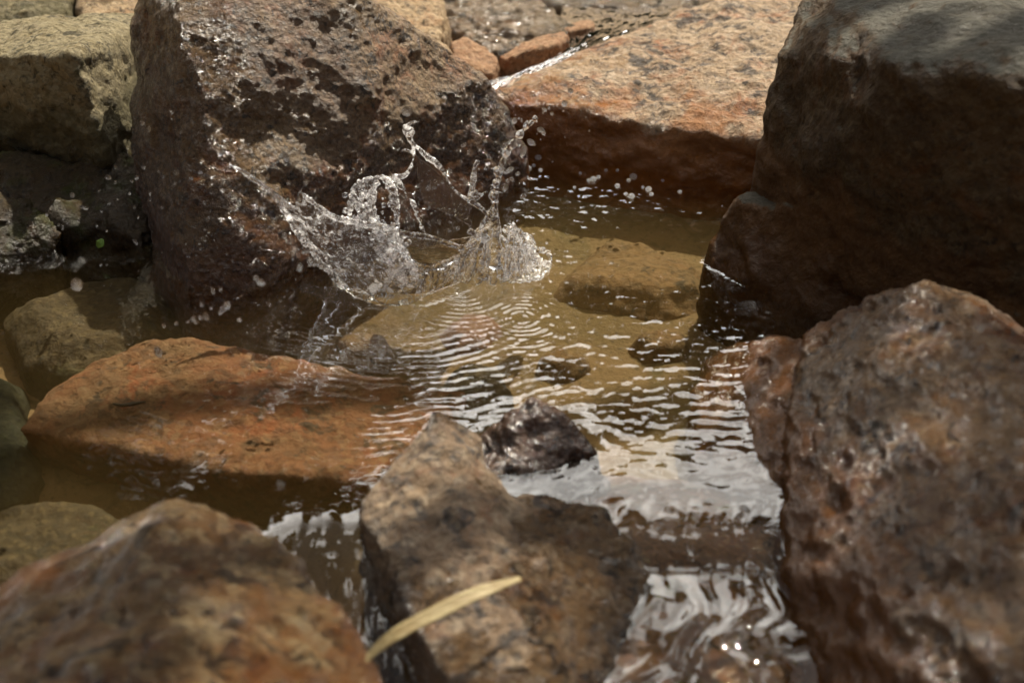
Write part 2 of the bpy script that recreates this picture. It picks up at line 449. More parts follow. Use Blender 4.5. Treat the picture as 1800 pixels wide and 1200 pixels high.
def plain_mat(name, c1, c2, scale=40, rough=0.6, stretch=None, turn=0.0):
    t = NT(name)
    tc = t.n("TexCoord").outputs['Object']
    if turn:
        mp = t.n('Mapping'); t.set(mp.inputs['Vector'], tc); mp.inputs['Rotation'].default_value = (0, 0, -turn); tc = mp.outputs[0]
    v = tc if stretch is None else t.scale(tc, stretch)
    c = t.mix(t.step(t.noise(v, scale, 6, 0.65), 0.35, 0.65), c1, c2)
    p = t.n("BsdfPrincipled"); t.set(p.inputs['Base Color'], c); p.inputs['Roughness'].default_value = rough
    t.set(p.inputs['Normal'], t.bump(t.noise(v, scale * 3, 4), 0.001))
    t.set(t.out.inputs['Surface'], p.outputs[0])
    return t.m

M['bed'] = bed_mat()
M['water'] = water_mat('clear_pool_water')
M['spillwater'] = water_mat('flowing_water', 1.15, (0.95, 0.94, 0.90), 0.0)
M['splash'] = splash_mat('splash_water', 0.34)
M['froth_glint'] = splash_mat('frothy_glint_water', 0.9)
M['clear'] = splash_mat('clear_film_water', 0.0, 0.0)
M['drop'] = splash_mat('droplet_water', 0.0)
M['straw'] = plain_mat('dry_straw', (0.42, 0.34, 0.17), (0.24, 0.17, 0.065), 26, 0.5, (0.25, 9, 9), R(17))
M['leaf'] = plain_mat('fresh_leaf', (0.10, 0.20, 0.02), (0.14, 0.24, 0.03), 80, 0.5)
M['yellowleaf'] = plain_mat('yellow_leaf', (0.40, 0.36, 0.06), (0.33, 0.30, 0.05), 80, 0.5)
M['twig'] = plain_mat('dark_twig', (0.045, 0.035, 0.018), (0.07, 0.05, 0.025), 60, 0.7)
M['foliage'] = plain_mat('dark_foliage', (0.030, 0.045, 0.014), (0.05, 0.065, 0.02), 3, 0.7)
M['bank'] = plain_mat('earth_bank', (0.075, 0.06, 0.035), (0.05, 0.05, 0.022), 2.2, 0.9)

# ------------------------------------------------------------------ ground: the stream bed and its banks, one sheet
def warp_axis(lo, hi, a, b, fine, ncoarse):
    mid = np.arange(a, b + fine / 2, fine)
    s = np.linspace(0, 1, ncoarse + 1)[1:] ** 2.6
    return np.concatenate([(a - (a - lo) * s)[::-1], mid, b + (hi - b) * s])

gx = warp_axis(-40, 40, -0.95, 0.75, 0.007, 40)
gy = warp_axis(-40, 60, 0.45, 2.5, 0.007, 40)
X, Y = np.meshgrid(gx, gy)
P0 = np.stack([X.ravel(), Y.ravel(), np.zeros(X.size)], 1)
def ss(v, a, b):
    t = np.clip((v - a) / (b - a), 0, 1); return t * t * (3 - 2 * t)
def bed_height(x, y):
    p = np.stack([x, y, np.zeros_like(x)], 1)
    z = -0.088 + 0.012 * fbm(p / 0.22 + 3, 4) + 0.006 * fbm(p / 0.05 + 8, 4)
    cb = W(420, 570)
    z -= 0.05 * np.exp(-((x - cb[0]) / 0.16) ** 2 - ((y - cb[1]) / 0.10) ** 2)
    z += 0.035 * ss(y, 1.25, 1.60)                          # shallower at the back
    z -= 0.16 * ss(-y, -0.93, -0.80) * ss(x, -0.42, -0.25) + 0.06 * ss(-y, -0.98, -0.90)                         # falls away below the spill
    z -= 0.11 * ss(-y, -1.06, -0.95) * ss(-x, 0.10, 0.22)
    z += 0.02 * ss(y, 1.60, 1.90)                           # ground rising behind
    z += 0.34 * ss(-x, 0.95, 1.7) + 0.20 * ss(x, 0.75, 1.5)  # banks
    far = np.hypot(x, y - 1.2)
    z += 0.5 * ss(far, 2.0, 7.0) * (0.6 + fbm(p / 1.7, 4))
    z += 0.6 * ss(y, 2.4, 6.0)
    return z
Z = bed_height(P0[:, 0], P0[:, 1])
P0[:, 2] = Z
nx, ny = len(gx), len(gy)
ii = np.arange(nx * ny).reshape(ny, nx)
F = np.stack([ii[:-1, :-1].ravel(), ii[:-1, 1:].ravel(), ii[1:, 1:].ravel(), ii[1:, :-1].ravel()], 1)
tag(link_mesh('ground', P0, F, M['bed']), kind='structure')

# ------------------------------------------------------------------ rocks
def UU(*a): return [U(*q) for q in a]
def WW(z, *a): return [W(q[0], q[1], q[2] if len(q) > 2 else z) for q in a]

# big wet boulder behind the splash
vis = UU((255, -30, 1.54), (246, 100, 1.50), (239, 280, 1.46), (238, 470, 1.40), (318, 40, 1.41), (362, 190, 1.345), (388, 380, 1.30),
         (330, 525, 1.265), (430, 500, 1.275), (560, 445, 1.335), (690, 385, 1.43), (800, 350, 1.49), (912, 318, 1.538),
         (620, -10, 1.49), (700, 32, 1.525), (795, 88, 1.55), (862, 152, 1.565), (905, 225, 1.56), (916, 282, 1.55), (640, 180, 1.43))
topb = UU((330, -130, 1.55), (520, -75, 1.57))
back = [p + np.array((-0.03, 0.24, -0.13)) for p in UU((620, -10, 1.49), (862, 152, 1.56), (905, 225, 1.56))] + UU((290, -60, 1.53))
lowb = drop(UU((238, 470, 1.40), (330, 525, 1.265), (430, 500, 1.275), (560, 445, 1.335), (690, 385, 1.43), (912, 318, 1.538)), -0.16, 1.03)
rock('boulder', 'large wet dark brown boulder with glinting pitted face, right behind the splash', [vis + topb + back + lowb + drop(back, -0.16)], M['boulder'],
     0.0027, 10, [('f', 0.20, 0.020, 3), ('k', 0.11, 0.012, 1), ('r', 0.07, 0.005, 5), ('k', 0.035, 0.004, 1), ('f', 0.016, 0.0034, 4), ('k', 0.009, 0.0016, 1)], strata=((0.6, -0.3, 0.8), 1.5), seed=1, cat='boulder')

# pale rock at the left with one sunlit facet
v2 = UU((-120, 100, 1.56), (0, 92, 1.53), (125, 97, 1.455), (188, 285, 1.445), (262, 285, 1.53), (272, 70, 1.66), (-120, 280, 1.55),
        (-120, 48, 1.72), (0, 45, 1.66), (180, 36, 1.66), (270, 34, 1.68), (20, 290, 1.51))
rock('pale_rock', 'pale mossy rock with a flat top and one sunlit facet, left of the big boulder', [v2 + drop(v2, -0.12)], M['mossy'],
     0.0036, 7, [('f', 0.15, 0.016, 3), ('k', 0.09, 0.008, 1), ('r', 0.06, 0.008, 4), ('f', 0.016, 0.004, 4)], seed=2)
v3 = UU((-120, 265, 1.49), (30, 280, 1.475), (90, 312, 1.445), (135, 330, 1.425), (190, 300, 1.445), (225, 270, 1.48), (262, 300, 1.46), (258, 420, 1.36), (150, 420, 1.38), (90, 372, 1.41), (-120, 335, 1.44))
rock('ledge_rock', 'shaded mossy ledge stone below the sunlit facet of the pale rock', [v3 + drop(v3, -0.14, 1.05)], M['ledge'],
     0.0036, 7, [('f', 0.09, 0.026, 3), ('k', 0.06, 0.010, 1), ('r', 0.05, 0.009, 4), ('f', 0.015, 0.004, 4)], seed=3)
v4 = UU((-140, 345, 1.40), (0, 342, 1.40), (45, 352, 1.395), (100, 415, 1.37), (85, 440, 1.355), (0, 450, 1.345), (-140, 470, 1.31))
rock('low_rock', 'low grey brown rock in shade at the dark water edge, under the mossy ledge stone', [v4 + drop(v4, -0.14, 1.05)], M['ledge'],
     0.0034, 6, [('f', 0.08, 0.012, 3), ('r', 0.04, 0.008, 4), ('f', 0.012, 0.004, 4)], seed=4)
v5 = UU((-150, -60, 2.0), (130, -50, 2.0), (118, 20, 1.86), (110, 45, 1.82), (-150, 60, 1.82))
rock('tan_rock', 'sunlit tan rock behind the flat top of the pale mossy rock, on its far left', [v5 + drop(v5, -0.1)], M['mossy'],
     0.005, 6, [('f', 0.12, 0.02, 3), ('r', 0.05, 0.01, 4), ('f', 0.016, 0.004, 3)], seed=5)
v5 = UU((135, -60, 1.98), (300, -60, 1.98), (300, 30, 1.84), (150, 40, 1.84))
rock('tan_rock', 'sunlit tan rock wedged between the pale mossy rock and the top of the big boulder', [v5 + drop(v5, -0.1)], M['tan'],
     0.005, 6, [('f', 0.12, 0.02, 3), ('r', 0.05, 0.01, 4), ('f', 0.016, 0.004, 3)], seed=6)

# rocks behind
v6 = UU((600, -60, 1.95), (765, -60, 1.95), (780, 20, 1.86), (768, 78, 1.79), (690, 70, 1.78), (620, 10, 1.82))
rock('tan_rock', 'cream coloured rock peeping over the right shoulder of the big boulder', [v6 + drop(v6, -0.1)], M['tan'],
     0.004, 7, [('f', 0.12, 0.02, 3), ('r', 0.05, 0.008, 4), ('f', 0.014, 0.003, 3)], seed=7)
v7 = UU((778, 8, 2.0), (800, -40, 2.08), (905, -40, 2.05), (960, 30, 1.97), (1010, 68, 1.92), (935, 92, 1.87), (850, 88, 1.87), (795, 50, 1.93))
rock('streaky_rock', 'grey brown streaked rock glittering with running water, behind the small orange stones', [v7 + drop(v7, -0.1)], M['streaky'],
     0.004, 6, [('f', 0.12, 0.018, 3), ('r', 0.04, 0.011, 4), ('f', 0.014, 0.004, 3)], seed=8, strata=((0.3, 0.2, 1), 1.8))
v8 = UU((790, 72, 1.80), (812, 60, 1.82), (858, 80, 1.81), (880, 108, 1.77), (870, 128, 1.74), (838, 134, 1.735), (800, 105, 1.75))
rock('orange_stone', 'rounded orange stone in the sun, left of the dark gap under the red slab', [v8 + drop(v8, -0.05)], M['rusty'],
     0.003, 6, [('f', 0.05, 0.010, 3), ('f', 0.014, 0.003, 4)], seed=9)
v9 = UU((752, 66, 1.80), (775, 70, 1.80), (800, 96, 1.76), (812, 128, 1.73), (790, 140, 1.72), (760, 110, 1.74))
rock('orange_stone', 'narrow tan stone squeezed between the big boulder and the rounded orange stone', [v9 + drop(v9, -0.05)], M['tan'],
     0.003, 6, [('f', 0.05, 0.008, 3), ('f', 0.014, 0.003, 4)], seed=10)
top = UU((874, 98, 1.79), (905, 80, 1.83), (955, 62, 1.88), (992, 54, 1.90), (1000, 62, 1.87), (984, 76, 1.83), (935, 86, 1.79), (888, 104, 1.77))
rock('red_slab', 'flat red brown slab with a dark shaded front in the running water', [top + drop(top, -0.05, 0.98)], M['rusty'],
     0.003, 4, [('f', 0.05, 0.006, 3), ('f', 0.014, 0.003, 4)], seed=11)
top = UU((972, 48, 1.93), (1005, 38, 1.96), (1040, 36, 1.96), (1046, 45, 1.92), (1000, 54, 1.90))
rock('red_slab', 'smaller dark slab propped behind the red brown slab', [top + drop(top, -0.05, 0.98)], M['rusty'],
     0.003, 4, [('f', 0.05, 0.006, 3), ('f', 0.014, 0.003, 4)], seed=12)
v13 = UU((900, -60, 2.28), (1330, -60, 2.20), (1262, 16, 2.06), (1120, 24, 2.08), (985, 12, 2.12), (930, -6, 2.16))
rock('dark_ledge', 'long dark ledge across the top of the little cascade', [v13 + drop(v13, -0.1)], M['streaky'],
     0.005, 6, [('f', 0.12, 0.02, 3), ('r', 0.05, 0.01, 4), ('f', 0.016, 0.004, 3)], seed=13)

v12 = UU((660, -190, 2.75), (1500, -190, 2.7), (1450, -40, 2.42), (1100, -45, 2.42), (700, -40, 2.45))
rock('far_rock', 'far tan rock on the bank above the cascade, along the top edge', [v12 + drop(v12, -0.1)], M['tan'],
     0.008, 4, [('f', 0.14, 0.03, 3), ('r', 0.05, 0.012, 4)], seed=31)

# broad pink granite boulder behind the pool
lip = UU((878, 175, 1.635), (905, 205, 1.625), (1050, 200, 1.62), (1120, 213, 1.61), (1220, 243, 1.575), (1345, 268, 1.53), (1480, 270, 1.5))
ridge = UU((868, 152, 1.665), (1000, 98, 1.755), (1170, 42, 1.865), (1300, 0, 1.93), (1430, -40, 1.97), (1560, -40, 1.95))
mid = UU((1180, 140, 1.65), (1350, 110, 1.68), (1420, 60, 1.78))
base = WW(0.0, (905, 272), (1100, 285), (1335, 306), (1480, 310))
bb = [p + np.array((0, 0.010, 0)) for p in base]
rock('granite_boulder', 'broad sunlit pink granite boulder with a dark undercut, at the back of the pool', [lip + ridge + mid + bb + drop(bb, -0.15) + drop(ridge, -0.15)], M['pink'],
     0.0036, 8, [('f', 0.20, 0.022, 3), ('k', 0.12, 0.014, 1), ('r', 0.07, 0.007, 5), ('k', 0.04, 0.004, 1), ('f', 0.016, 0.0038, 4)], seed=14, cat='boulder', strata=((0.2, 0.4, 1), 1.5))

# tall dark block at the right, going on outside the frame
tb = UU((1428, -40, 1.56), (1407, 48, 1.45), (1374, 98, 1.425), (1366, 160, 1.415), (1338, 345, 1.365), (1330, 420, 1.345), (1470, 70, 1.36), (1575, 112, 1.225), (1590, 132, 1.205),
        (1560, 400, 1.195), (1800, 142, 1.14), (2100, 120, 1.08), (1850, -40, 1.6), (2200, -40, 1.5), (1540, 520, 1.185), (1800, 590, 1.06), (2100, 590, 1.02))
ld = UU((1290, 358, 1.352), (1345, 350, 1.37), (1330, 372, 1.335), (1262, 415, 1.345), (1243, 452, 1.34)) + WW(0, (1245, 462), (1330, 505), (1432, 552), (1520, 560))
ld += UU((1500, 380, 1.24))
rock('dark_boulder', 'tall dark block of rock with a flat grey top, right of the pool',
     [tb + drop(tb, -0.15), ld + drop(ld, -0.15, 1.02)], M['block'],
     0.0036, 3, [('f', 0.16, 0.008, 3), ('k', 0.11, 0.012, 1), ('r', 0.08, 0.008, 5), ('k', 0.04, 0.006, 1), ('f', 0.014, 0.0025, 4)], seed=15, cat='boulder', strata=((0.25, -0.2, 1), 1.5))

# wet boulder in the right foreground
v8 = UU((1630, 492, 1.05), (1560, 508, 1.065), (1480, 548, 1.09), (1420, 566, 1.115), (1710, 528, 1.02), (1800, 598, 0.98), (1950, 660, 0.95),
        (1600, 800, 0.86), (1700, 1000, 0.735), (1800, 1200, 0.63), (1550, 1200, 0.705), (1500, 1000, 0.79), (1950, 1250, 0.60), (2000, 1000, 0.68),
        (1450, 690, 1.038), (1428, 790, 0.965), (1385, 870, 0.905), (1376, 905, 0.885), (1392, 1000, 0.835), (1420, 1200, 0.775), (1450, 1350, 0.72), (1850, 1400, 0.56), (1485, 640, 1.05))
sub = WW(-0.02, (1350, 592, -0.016), (1338, 660, -0.017), (1338, 760, -0.017), (1348, 840, -0.016), (1255, 615, -0.036), (1222, 690, -0.040), (1240, 790, -0.036), (1300, 860, -0.026)) + UU((1480, 600, 1.072), (1500, 660, 1.03), (1470, 760, 0.965), (1430, 850, 0.91))
rock('wet_boulder', 'wet red brown boulder sloping into the water, blurred in the right foreground', [v8 + drop(v8, -0.3, 1.02), sub + drop(sub, -0.2, 1.3)], M['front'],
     0.0034, 16, [('f', 0.18, 0.010, 3), ('r', 0.08, 0.005, 4), ('k', 0.035, 0.005, 1), ('f', 0.030, 0.008, 4), ('f', 0.010, 0.0018, 3)], strata=((0.7, 0.5, 0.6), 1.6), seed=16, cat='boulder')

# centre foreground
v9 = UU((770, 736, 0.935), (738, 768, 0.935), (700, 815, 0.915), (652, 872, 0.885), (641, 905, 0.872), (704, 1010, 0.805), (792, 1200, 0.71), (830, 768, 0.945), (872, 850, 0.912),
        (932, 920, 0.872), (972, 1000, 0.825), (1010, 1200, 0.72), (800, 900, 0.865), (850, 1000, 0.805), (880, 1300, 0.67), (835, 1300, 0.67))
rw = UU((905, 872, 0.905), (960, 872, 0.91), (1060, 890, 0.905), (1110, 940, 0.878), (1140, 1020, 0.845), (1160, 1120, 0.81), (1150, 1250, 0.775), (960, 960, 0.85), (1000, 1200, 0.73), (1000, 1350, 0.70))
rock('speckled_rock', 'pointed tan granite rock with a broken tip, in the middle foreground under the straw blade', [v9 + drop(v9, -0.3), rw + drop(rw, -0.3)], M['frontdry'],
     0.0028, 5, [('f', 0.10, 0.010, 3), ('r', 0.05, 0.007, 4), ('k', 0.045, 0.006, 1), ('f', 0.012, 0.0032, 4)], seed=17)
v10 = UU((938, 700, 1.0), (905, 718, 0.995), (868, 745, 0.995), (965, 708, 1.0), (1003, 745, 0.988)) + WW(0, (824, 778), (868, 832), (960, 822), (1048, 798), (1030, 775))
rock('knob_rock', 'small dark wet knob of rock poking out of the water behind the speckled tip', [v10 + drop(v10, -0.03, 1.1), drop(v10, -0.01, 1.0) + drop(v10, -0.14, 2.0)], M['knob'],
     0.0022, 4, [('f', 0.06, 0.006, 3), ('r', 0.03, 0.005, 4), ('k', 0.02, 0.004, 1), ('f', 0.010, 0.003, 4)], seed=18)
v11 = UU((330, 886, 0.825), (285, 890, 0.825), (200, 935, 0.82), (60, 1010, 0.80), (-60, 1060, 0.78), (380, 895, 0.825), (430, 920, 0.82), (520, 1000, 0.78), (600, 1065, 0.745), (690, 1210, 0.685),
         (300, 1080, 0.70), (300, 1250, 0.61), (80, 1250, 0.62), (-80, 1200, 0.66), (550, 1300, 0.63), (400, 1400, 0.57), (100, 1400, 0.57))
rock('mottled_boulder', 'mottled brown boulder with a humped top, blurred in the lower left corner', [v11 + drop(v11, -0.3, 1.03)], M['frontleft'],
     0.0032, 18, [('f', 0.14, 0.012, 3), ('r', 0.08, 0.007, 4), ('k', 0.05, 0.006, 1), ('f', 0.020, 0.0045, 4)], seed=19, cat='boulder')

# stones under water
o = WW(-0.036, (32, 752), (95, 690, -0.032), (172, 632, -0.024), (255, 600, -0.018), (330, 598, -0.018), (400, 610, -0.022), (480, 640), (560, 660), (680, 672, -0.042), (815, 696, -0.046), (760, 762, -0.044), (650, 845, -0.042), (520, 838), (410, 832), (250, 795), (120, 772))
rock('sunken_slab', 'large orange slab lying just under the water, lit by the sun', [o + drop(o, -0.24, 0.90, 0.075)], M['orange'],
     0.0034, 14, [('f', 0.13, 0.006, 3), ('r', 0.05, 0.006, 4), ('f', 0.016, 0.003, 4)], seed=20, cat='stone')
def stone(label, top, rim, outline, mat, seed, amp=0.010, name='sunken_stone'):
    lo = WW(rim, *outline); c = np.mean(lo, axis=0)
    hi = [np.array((c[0] + (p[0] - c[0]) * 0.66, c[1] + (p[1] - c[1]) * 0.66, top)) for p in lo]
    rock(name, label, [lo + hi + drop(lo, -0.2, 1.15)], M[mat], 0.004, 14, [('f', 0.12, amp, 3), ('r', 0.05, 0.004, 3), ('f', 0.02, 0.003, 4)], seed=seed, cat='stone')
stone('olive brown stone under water behind the far corner of the orange slab', -0.034, -0.06, ((10, 560), (130, 525), (215, 505), (290, 512), (330, 560), (310, 635), (140, 670), (40, 640)), 'olive', 21)
stone('dark green stone under water off the left tip of the orange slab', -0.055, -0.085, ((-110, 690), (-20, 665), (40, 690), (50, 760), (70, 850), (20, 890), (-110, 900)), 'green', 45)
stone('olive stone under water beside the mottled boulder in the corner', -0.05, -0.07, ((-60, 910), (60, 900), (170, 905), (260, 945), (160, 1040), (-60, 1060)), 'olive', 22)
stone('smooth ochre stone under water to the right of the splash', -0.05, -0.085, ((950, 535), (990, 488), (1045, 448), (1150, 455), (1265, 512), (1265, 560), (1180, 572), (1050, 560)), 'ochre', 23, 0.012)
stone('dark olive stone under water behind the speckled tip and the dark knob', -0.055, -0.085, ((770, 690), (812, 662), (890, 680), (920, 735), (870, 775), (785, 775)), 'olive', 24)
stone('small red stone under the ripple rings', -0.078, -0.092, ((765, 595), (810, 558), (880, 566), (895, 595), (845, 622), (790, 622)), 'red', 25, 0.006)
stone('brown stone under water at the foot of the splash', -0.062, -0.09, ((670, 390), (830, 392), (920, 440), (880, 510), (740, 535), (640, 515), (600, 440)), 'ochre', 26)
def PX(px, y, z): return np.array(((px - 900) / 900 * TF * (y * fw[1] - (z - H) * up[2] * 0 + (H - z) * -fw[2]), y, z))
def oval(cx, cy, rx, ry, n=9, seed=0):
    r_ = random.Random(seed)
    return [(cx + rx * math.cos(k * 2 * math.pi / n) * r_.uniform(0.75, 1.15), cy + ry * math.sin(k * 2 * math.pi / n) * r_.uniform(0.75, 1.15)) for k in range(n)]
stone('low brown stone under the small ripples between the ochre stone and the wet boulder', -0.068, -0.092, oval(1165, 625, 62, 24, seed=1), 'ochre', 41)
stone('dim ochre stone under water between the red stone and the dark knob', -0.072, -0.092, oval(985, 655, 48, 18, seed=2), 'ochre', 42)
stone('dim brown stone under water along the back edge of the orange slab', -0.070, -0.092, oval(640, 628, 60, 18, seed=3), 'ochre', 43)
stone('small brown stone under water just right of the dark knob', -0.066, -0.090, oval(1110, 745, 40, 17, seed=4), 'ochre', 44)
o = [PX(q, y_, z_) for y_, z_ in ((1.06, -0.085), (0.98, -0.040), (0.92, -0.034), (0.885, -0.040)) for q in (930, 1060, 1180, 1300, 1430)]
o += [PX(q, y_, z_ + r_) for y_, z_ in ((0.84, -0.036), (0.78, -0.045), (0.68, -0.062)) for q, r_ in ((930, 0.0), (1080, 0.010), (1170, 0.013), (1250, 0.004), (1330, -0.025), (1450, -0.035))]
rock('spill_rock', 'mossy brown rock the water spills over, between the speckled rock and the wet boulder', [o + drop(o, -0.35)], M['spill'],
     0.003, 7, [('f', 0.08, 0.010, 3), ('f', 0.02, 0.004, 4)], seed=27)

# ------------------------------------------------------------------ water
def water_rings(x, y):
    """Height of the pool surface: rings from the splash and from fallen drops, wind ripples, the chop of the inflow."""
    z = np.zeros_like(x)
    def ring(px, py, lam, amp, decay, r0=0.0, ang=None):
        c = W(px, py)
        dx, dy = x - c[0], y - c[1]
        r = np.hypot(dx, dy)
        a = amp * np.exp(-np.maximum(r - r0, 0) / decay) * ss(r, r0 * 0.6, r0 + lam)
        return a * np.sin(2 * np.pi * (r - r0) / lam)
    p2 = np.stack([x, y, np.zeros_like(x)], 1)
    wob = perlin(p2 / 0.07) * 0.5 + perlin(p2 / 0.03 + 7) * 0.25
    z += ring(815, 512, 0.0085, 0.00042, 0.04, 0.008) * (1 + 0.9 * perlin(p2 / 0.02 + 50))
    z += ring(917, 560, 0.0075, 0.00030, 0.026, 0.006) * (1 + 0.9 * perlin(p2 / 0.02 + 40))
    z += ring(1000, 430, 0.012, 0.00012, 0.06, 0.01)
    q = np.stack([x / 0.045, y / 0.035, np.full_like(x, 3.0)], 1)
    brk = np.clip(0.5 + 1.1 * perlin(q) + 0.6 * perlin(q * 2.3 + 4), 0.0, 1.6)      # broken wave crests
    c = W(700, 475); r = np.hypot(x - c[0], y - c[1]) + wob * 0.018
    env = np.exp(-np.maximum(r - 0.12, 0) / 0.15) * ss(r, 0.10, 0.15)
    z += 0.00015 * env * np.sin(2 * np.pi * r / 0.0205) * brk
    z += 0.00016 * env * np.sin(2 * np.pi * r / 0.0118 + 3 * wob) * (1.3 - brk)
    c2 = W(1330, 640); r2_ = np.hypot(x - c2[0], y - c2[1]) + wob * 0.012
    z += 0.00007 * np.exp(-r2_ / 0.12) * np.sin(2 * np.pi * r2_ / 0.017) * (1.2 - 0.6 * brk)
    # standing ripples before the spill
    c = W(1245, 730)
    e = np.exp(-((x - c[0]) / 0.07) ** 2 - ((y - c[1]) / 0.075) ** 2)
    z += 0.00014 * e * np.sin(2 * np.pi * (y + 0.35 * (x - c[0]) ** 2 / 0.1 + 0.010 * wob) / 0.0158) * (0.4 + 0.6 * brk)
    # general short chop, finer to the right
    q = np.stack([x / 0.024, y / 0.018, np.full_like(x, 2.0)], 1)
    chop = perlin(q) + 0.6 * perlin(q * 2.1 + 9) + 0.25 * perlin(q * 4.3 + 2)
    right = 0.25 + 0.75 * ss(x, -0.15, 0.12)
    z += 0.00034 * chop * right
    z += 0.0007 * perlin(p2 / 0.09 + 20)
    # inflow chop at the back
    bk = ss(y, 1.38, 1.54)
    q = np.stack([x / 0.018, y / 0.018, np.full_like(x, 5.0)], 1)
    z += 0.0014 * bk * (perlin(q) + 0.5 * perlin(q * 2 + 3) + 0.3 * perlin(q * 4 + 8))
    return z

def crater(x, y):
    c = W(690, 478)
    dx, dy = (x - c[0]) / 0.082, (y - c[1]) / 0.060
    p2 = np.stack([x, y, np.zeros_like(x)], 1)
    r = np.hypot(dx, dy) * (1 + 0.13 * perlin(p2 / 0.04 + 11))
    z = -0.030 * (1 - ss(r, 0.25, 0.98)) + 0.007 * np.exp(-((r - 1.07) / 0.10) ** 2)
    z += 0.003 * (1 - ss(r, 0.7, 1.2)) * fbm(p2 / 0.016, 4)
    return z

RES = 0.0017
xs = np.arange(-0.78, 0.48, RES); ys = np.arange(0.70, 1.70, RES)
X, Y = np.meshgrid(xs, ys); x = X.ravel(); y = Y.ravel()
z = water_rings(x, y)
cr = crater(x, y)
z = np.where(np.abs(cr) > 0.001, z * 0.5, z) + cr
# the surface bends over the spill and down the narrow run beside the speckled rock
xl = [W(q, 900)[0] for q in (-100, 260, 530, 690, 760, 930, 1010, 1400, 1500)]
lip = np.interp(x, xl, [0.60, 0.74, 0.862, 0.866, 0.85, 0.868, 0.893, 0.895, 0.89])
p2 = np.stack([x, y, np.zeros_like(x)], 1)
lip = lip + 0.022 * perlin(p2 / 0.09 + 31) * (x > W(760, 900)[0])
s_ = (lip - y) / 0.024
fall = np.where(s_ > 20, s_, np.log1p(np.exp(np.minimum(s_, 20)))) * 0.024
down = ss(fall, 0.004, 0.055)
xq = x + 0.35 * fall * (W(1310, 900)[0] - x) / 0.1 * (x > W(900, 900)[0])
q = np.stack([xq / 0.026 + 0.7 * perlin(p2 / 0.05 + 5), y / 0.13 + 0.4 * perlin(p2 / 0.04 + 15), np.full_like(x, 1.3)], 1)
rel = perlin(q) + 0.55 * perlin(q * np.array((2.1, 1.7, 1)) + 4) + 0.1 * perlin(q * np.array((4.2, 4, 1)) + 9)
near_lip = np.exp(-((y - lip - 0.004) / 0.022) ** 2) * (x > W(480, 900)[0])
z = z * (1 - 0.6 * down) - 0.013 * down - np.where(x < W(760, 900)[0], 0.36, 0.15) * fall + np.where(x < W(760, 900)[0], 0.0042, 0.0026) * down * rel + 0.0016 * near_lip * rel
# meniscus where rock breaks the surface
occ = np.zeros(X.shape, bool)
for co in SURF:
    m = np.abs(co[:, 2]) < 0.003
    iy = np.round((co[m, 1] - ys[0]) / RES).astype(int); ix = np.round((co[m, 0] - xs[0]) / RES).astype(int)
    k = (iy >= 0) & (iy < len(ys)) & (ix >= 0) & (ix < len(xs))
    occ[iy[k], ix[k]] = True
dist = np.where(occ, 0.0, 9.0)
for _ in range(8):
    for sh, ax in ((1, 0), (-1, 0), (1, 1), (-1, 1)):
        dist = np.minimum(dist, np.roll(dist, sh, ax) + 1)
z = z + (0.0013 * np.exp(-dist * RES / 0.0035) * (dist < 9)).ravel()
V = np.stack([x, y, z], 1)
ii = np.arange(x.size).reshape(X.shape)
F = np.stack([ii[:-1, :-1].ravel(), ii[:-1, 1:].ravel(), ii[1:, 1:].ravel(), ii[1:, :-1].ravel()], 1)
tag(link_mesh('water', V, F, M['water']), kind='structure')

def bez(pts, n):                                   # smooth curve through points (Catmull-Rom)
    p = np.array(pts, float); p = np.vstack([2 * p[0] - p[1], p, 2 * p[-1] - p[-2]])
    out = []
    m = len(p) - 3
    for s in np.linspace(0, m - 1e-6, n):
        i = int(s); t = s - i
        a, b, c, d = p[i:i + 4]
        out.append(0.5 * ((2 * b) + (c - a) * t + (2 * a - 5 * b + 4 * c - d) * t * t + (3 * b - a - 3 * c + d) * t ** 3))
    return np.array(out)

def sheet_grid(rows, nu, nv):                      # rows of 3D points -> smooth nv x nu grid
    r = np.array([bez(q, nu) for q in rows])
    return np.array([bez(r[:, i], nv) for i in range(nu)]).transpose(1, 0, 2)

def flow_sheet(name, rows, nu, nv, relief, seed):
    g = sheet_grid(rows, nu, nv)
    v = g.reshape(-1, 3)
    s, t = np.meshgrid(np.linspace(0, 1, nu), np.linspace(0, 1, nv))
    q = np.stack([s.ravel() * relief[0] + 0.4 * perlin(np.stack([s.ravel() * 3, t.ravel() * 4, np.full(s.size, seed)], 1)), t.ravel() * relief[1], np.full(s.size, seed * 1.7)], 1)
    h = perlin(q) + 0.5 * perlin(q * 2.1 + 3) + 0.3 * perlin(q * np.array((4.3, 6.0, 1)) + 8)
    du = np.gradient(g, axis=1).reshape(-1, 3); dv = np.gradient(g, axis=0).reshape(-1, 3)
    n = np.cross(du, dv); n /= np.maximum(np.linalg.norm(n, axis=1)[:, None], 1e-9)
    n *= np.sign(n @ (fw * -1))[:, None]
    v = v + n * (h * relief[2])[:, None]
    ii = np.arange(nu * nv).reshape(nv, nu)
    F = np.stack([ii[:-1, :-1].ravel(), ii[:-1, 1:].ravel(), ii[1:, 1:].ravel(), ii[1:, :-1].ravel()], 1)
    return tag(link_mesh(name, v, F, M['spillwater']), kind='structure')

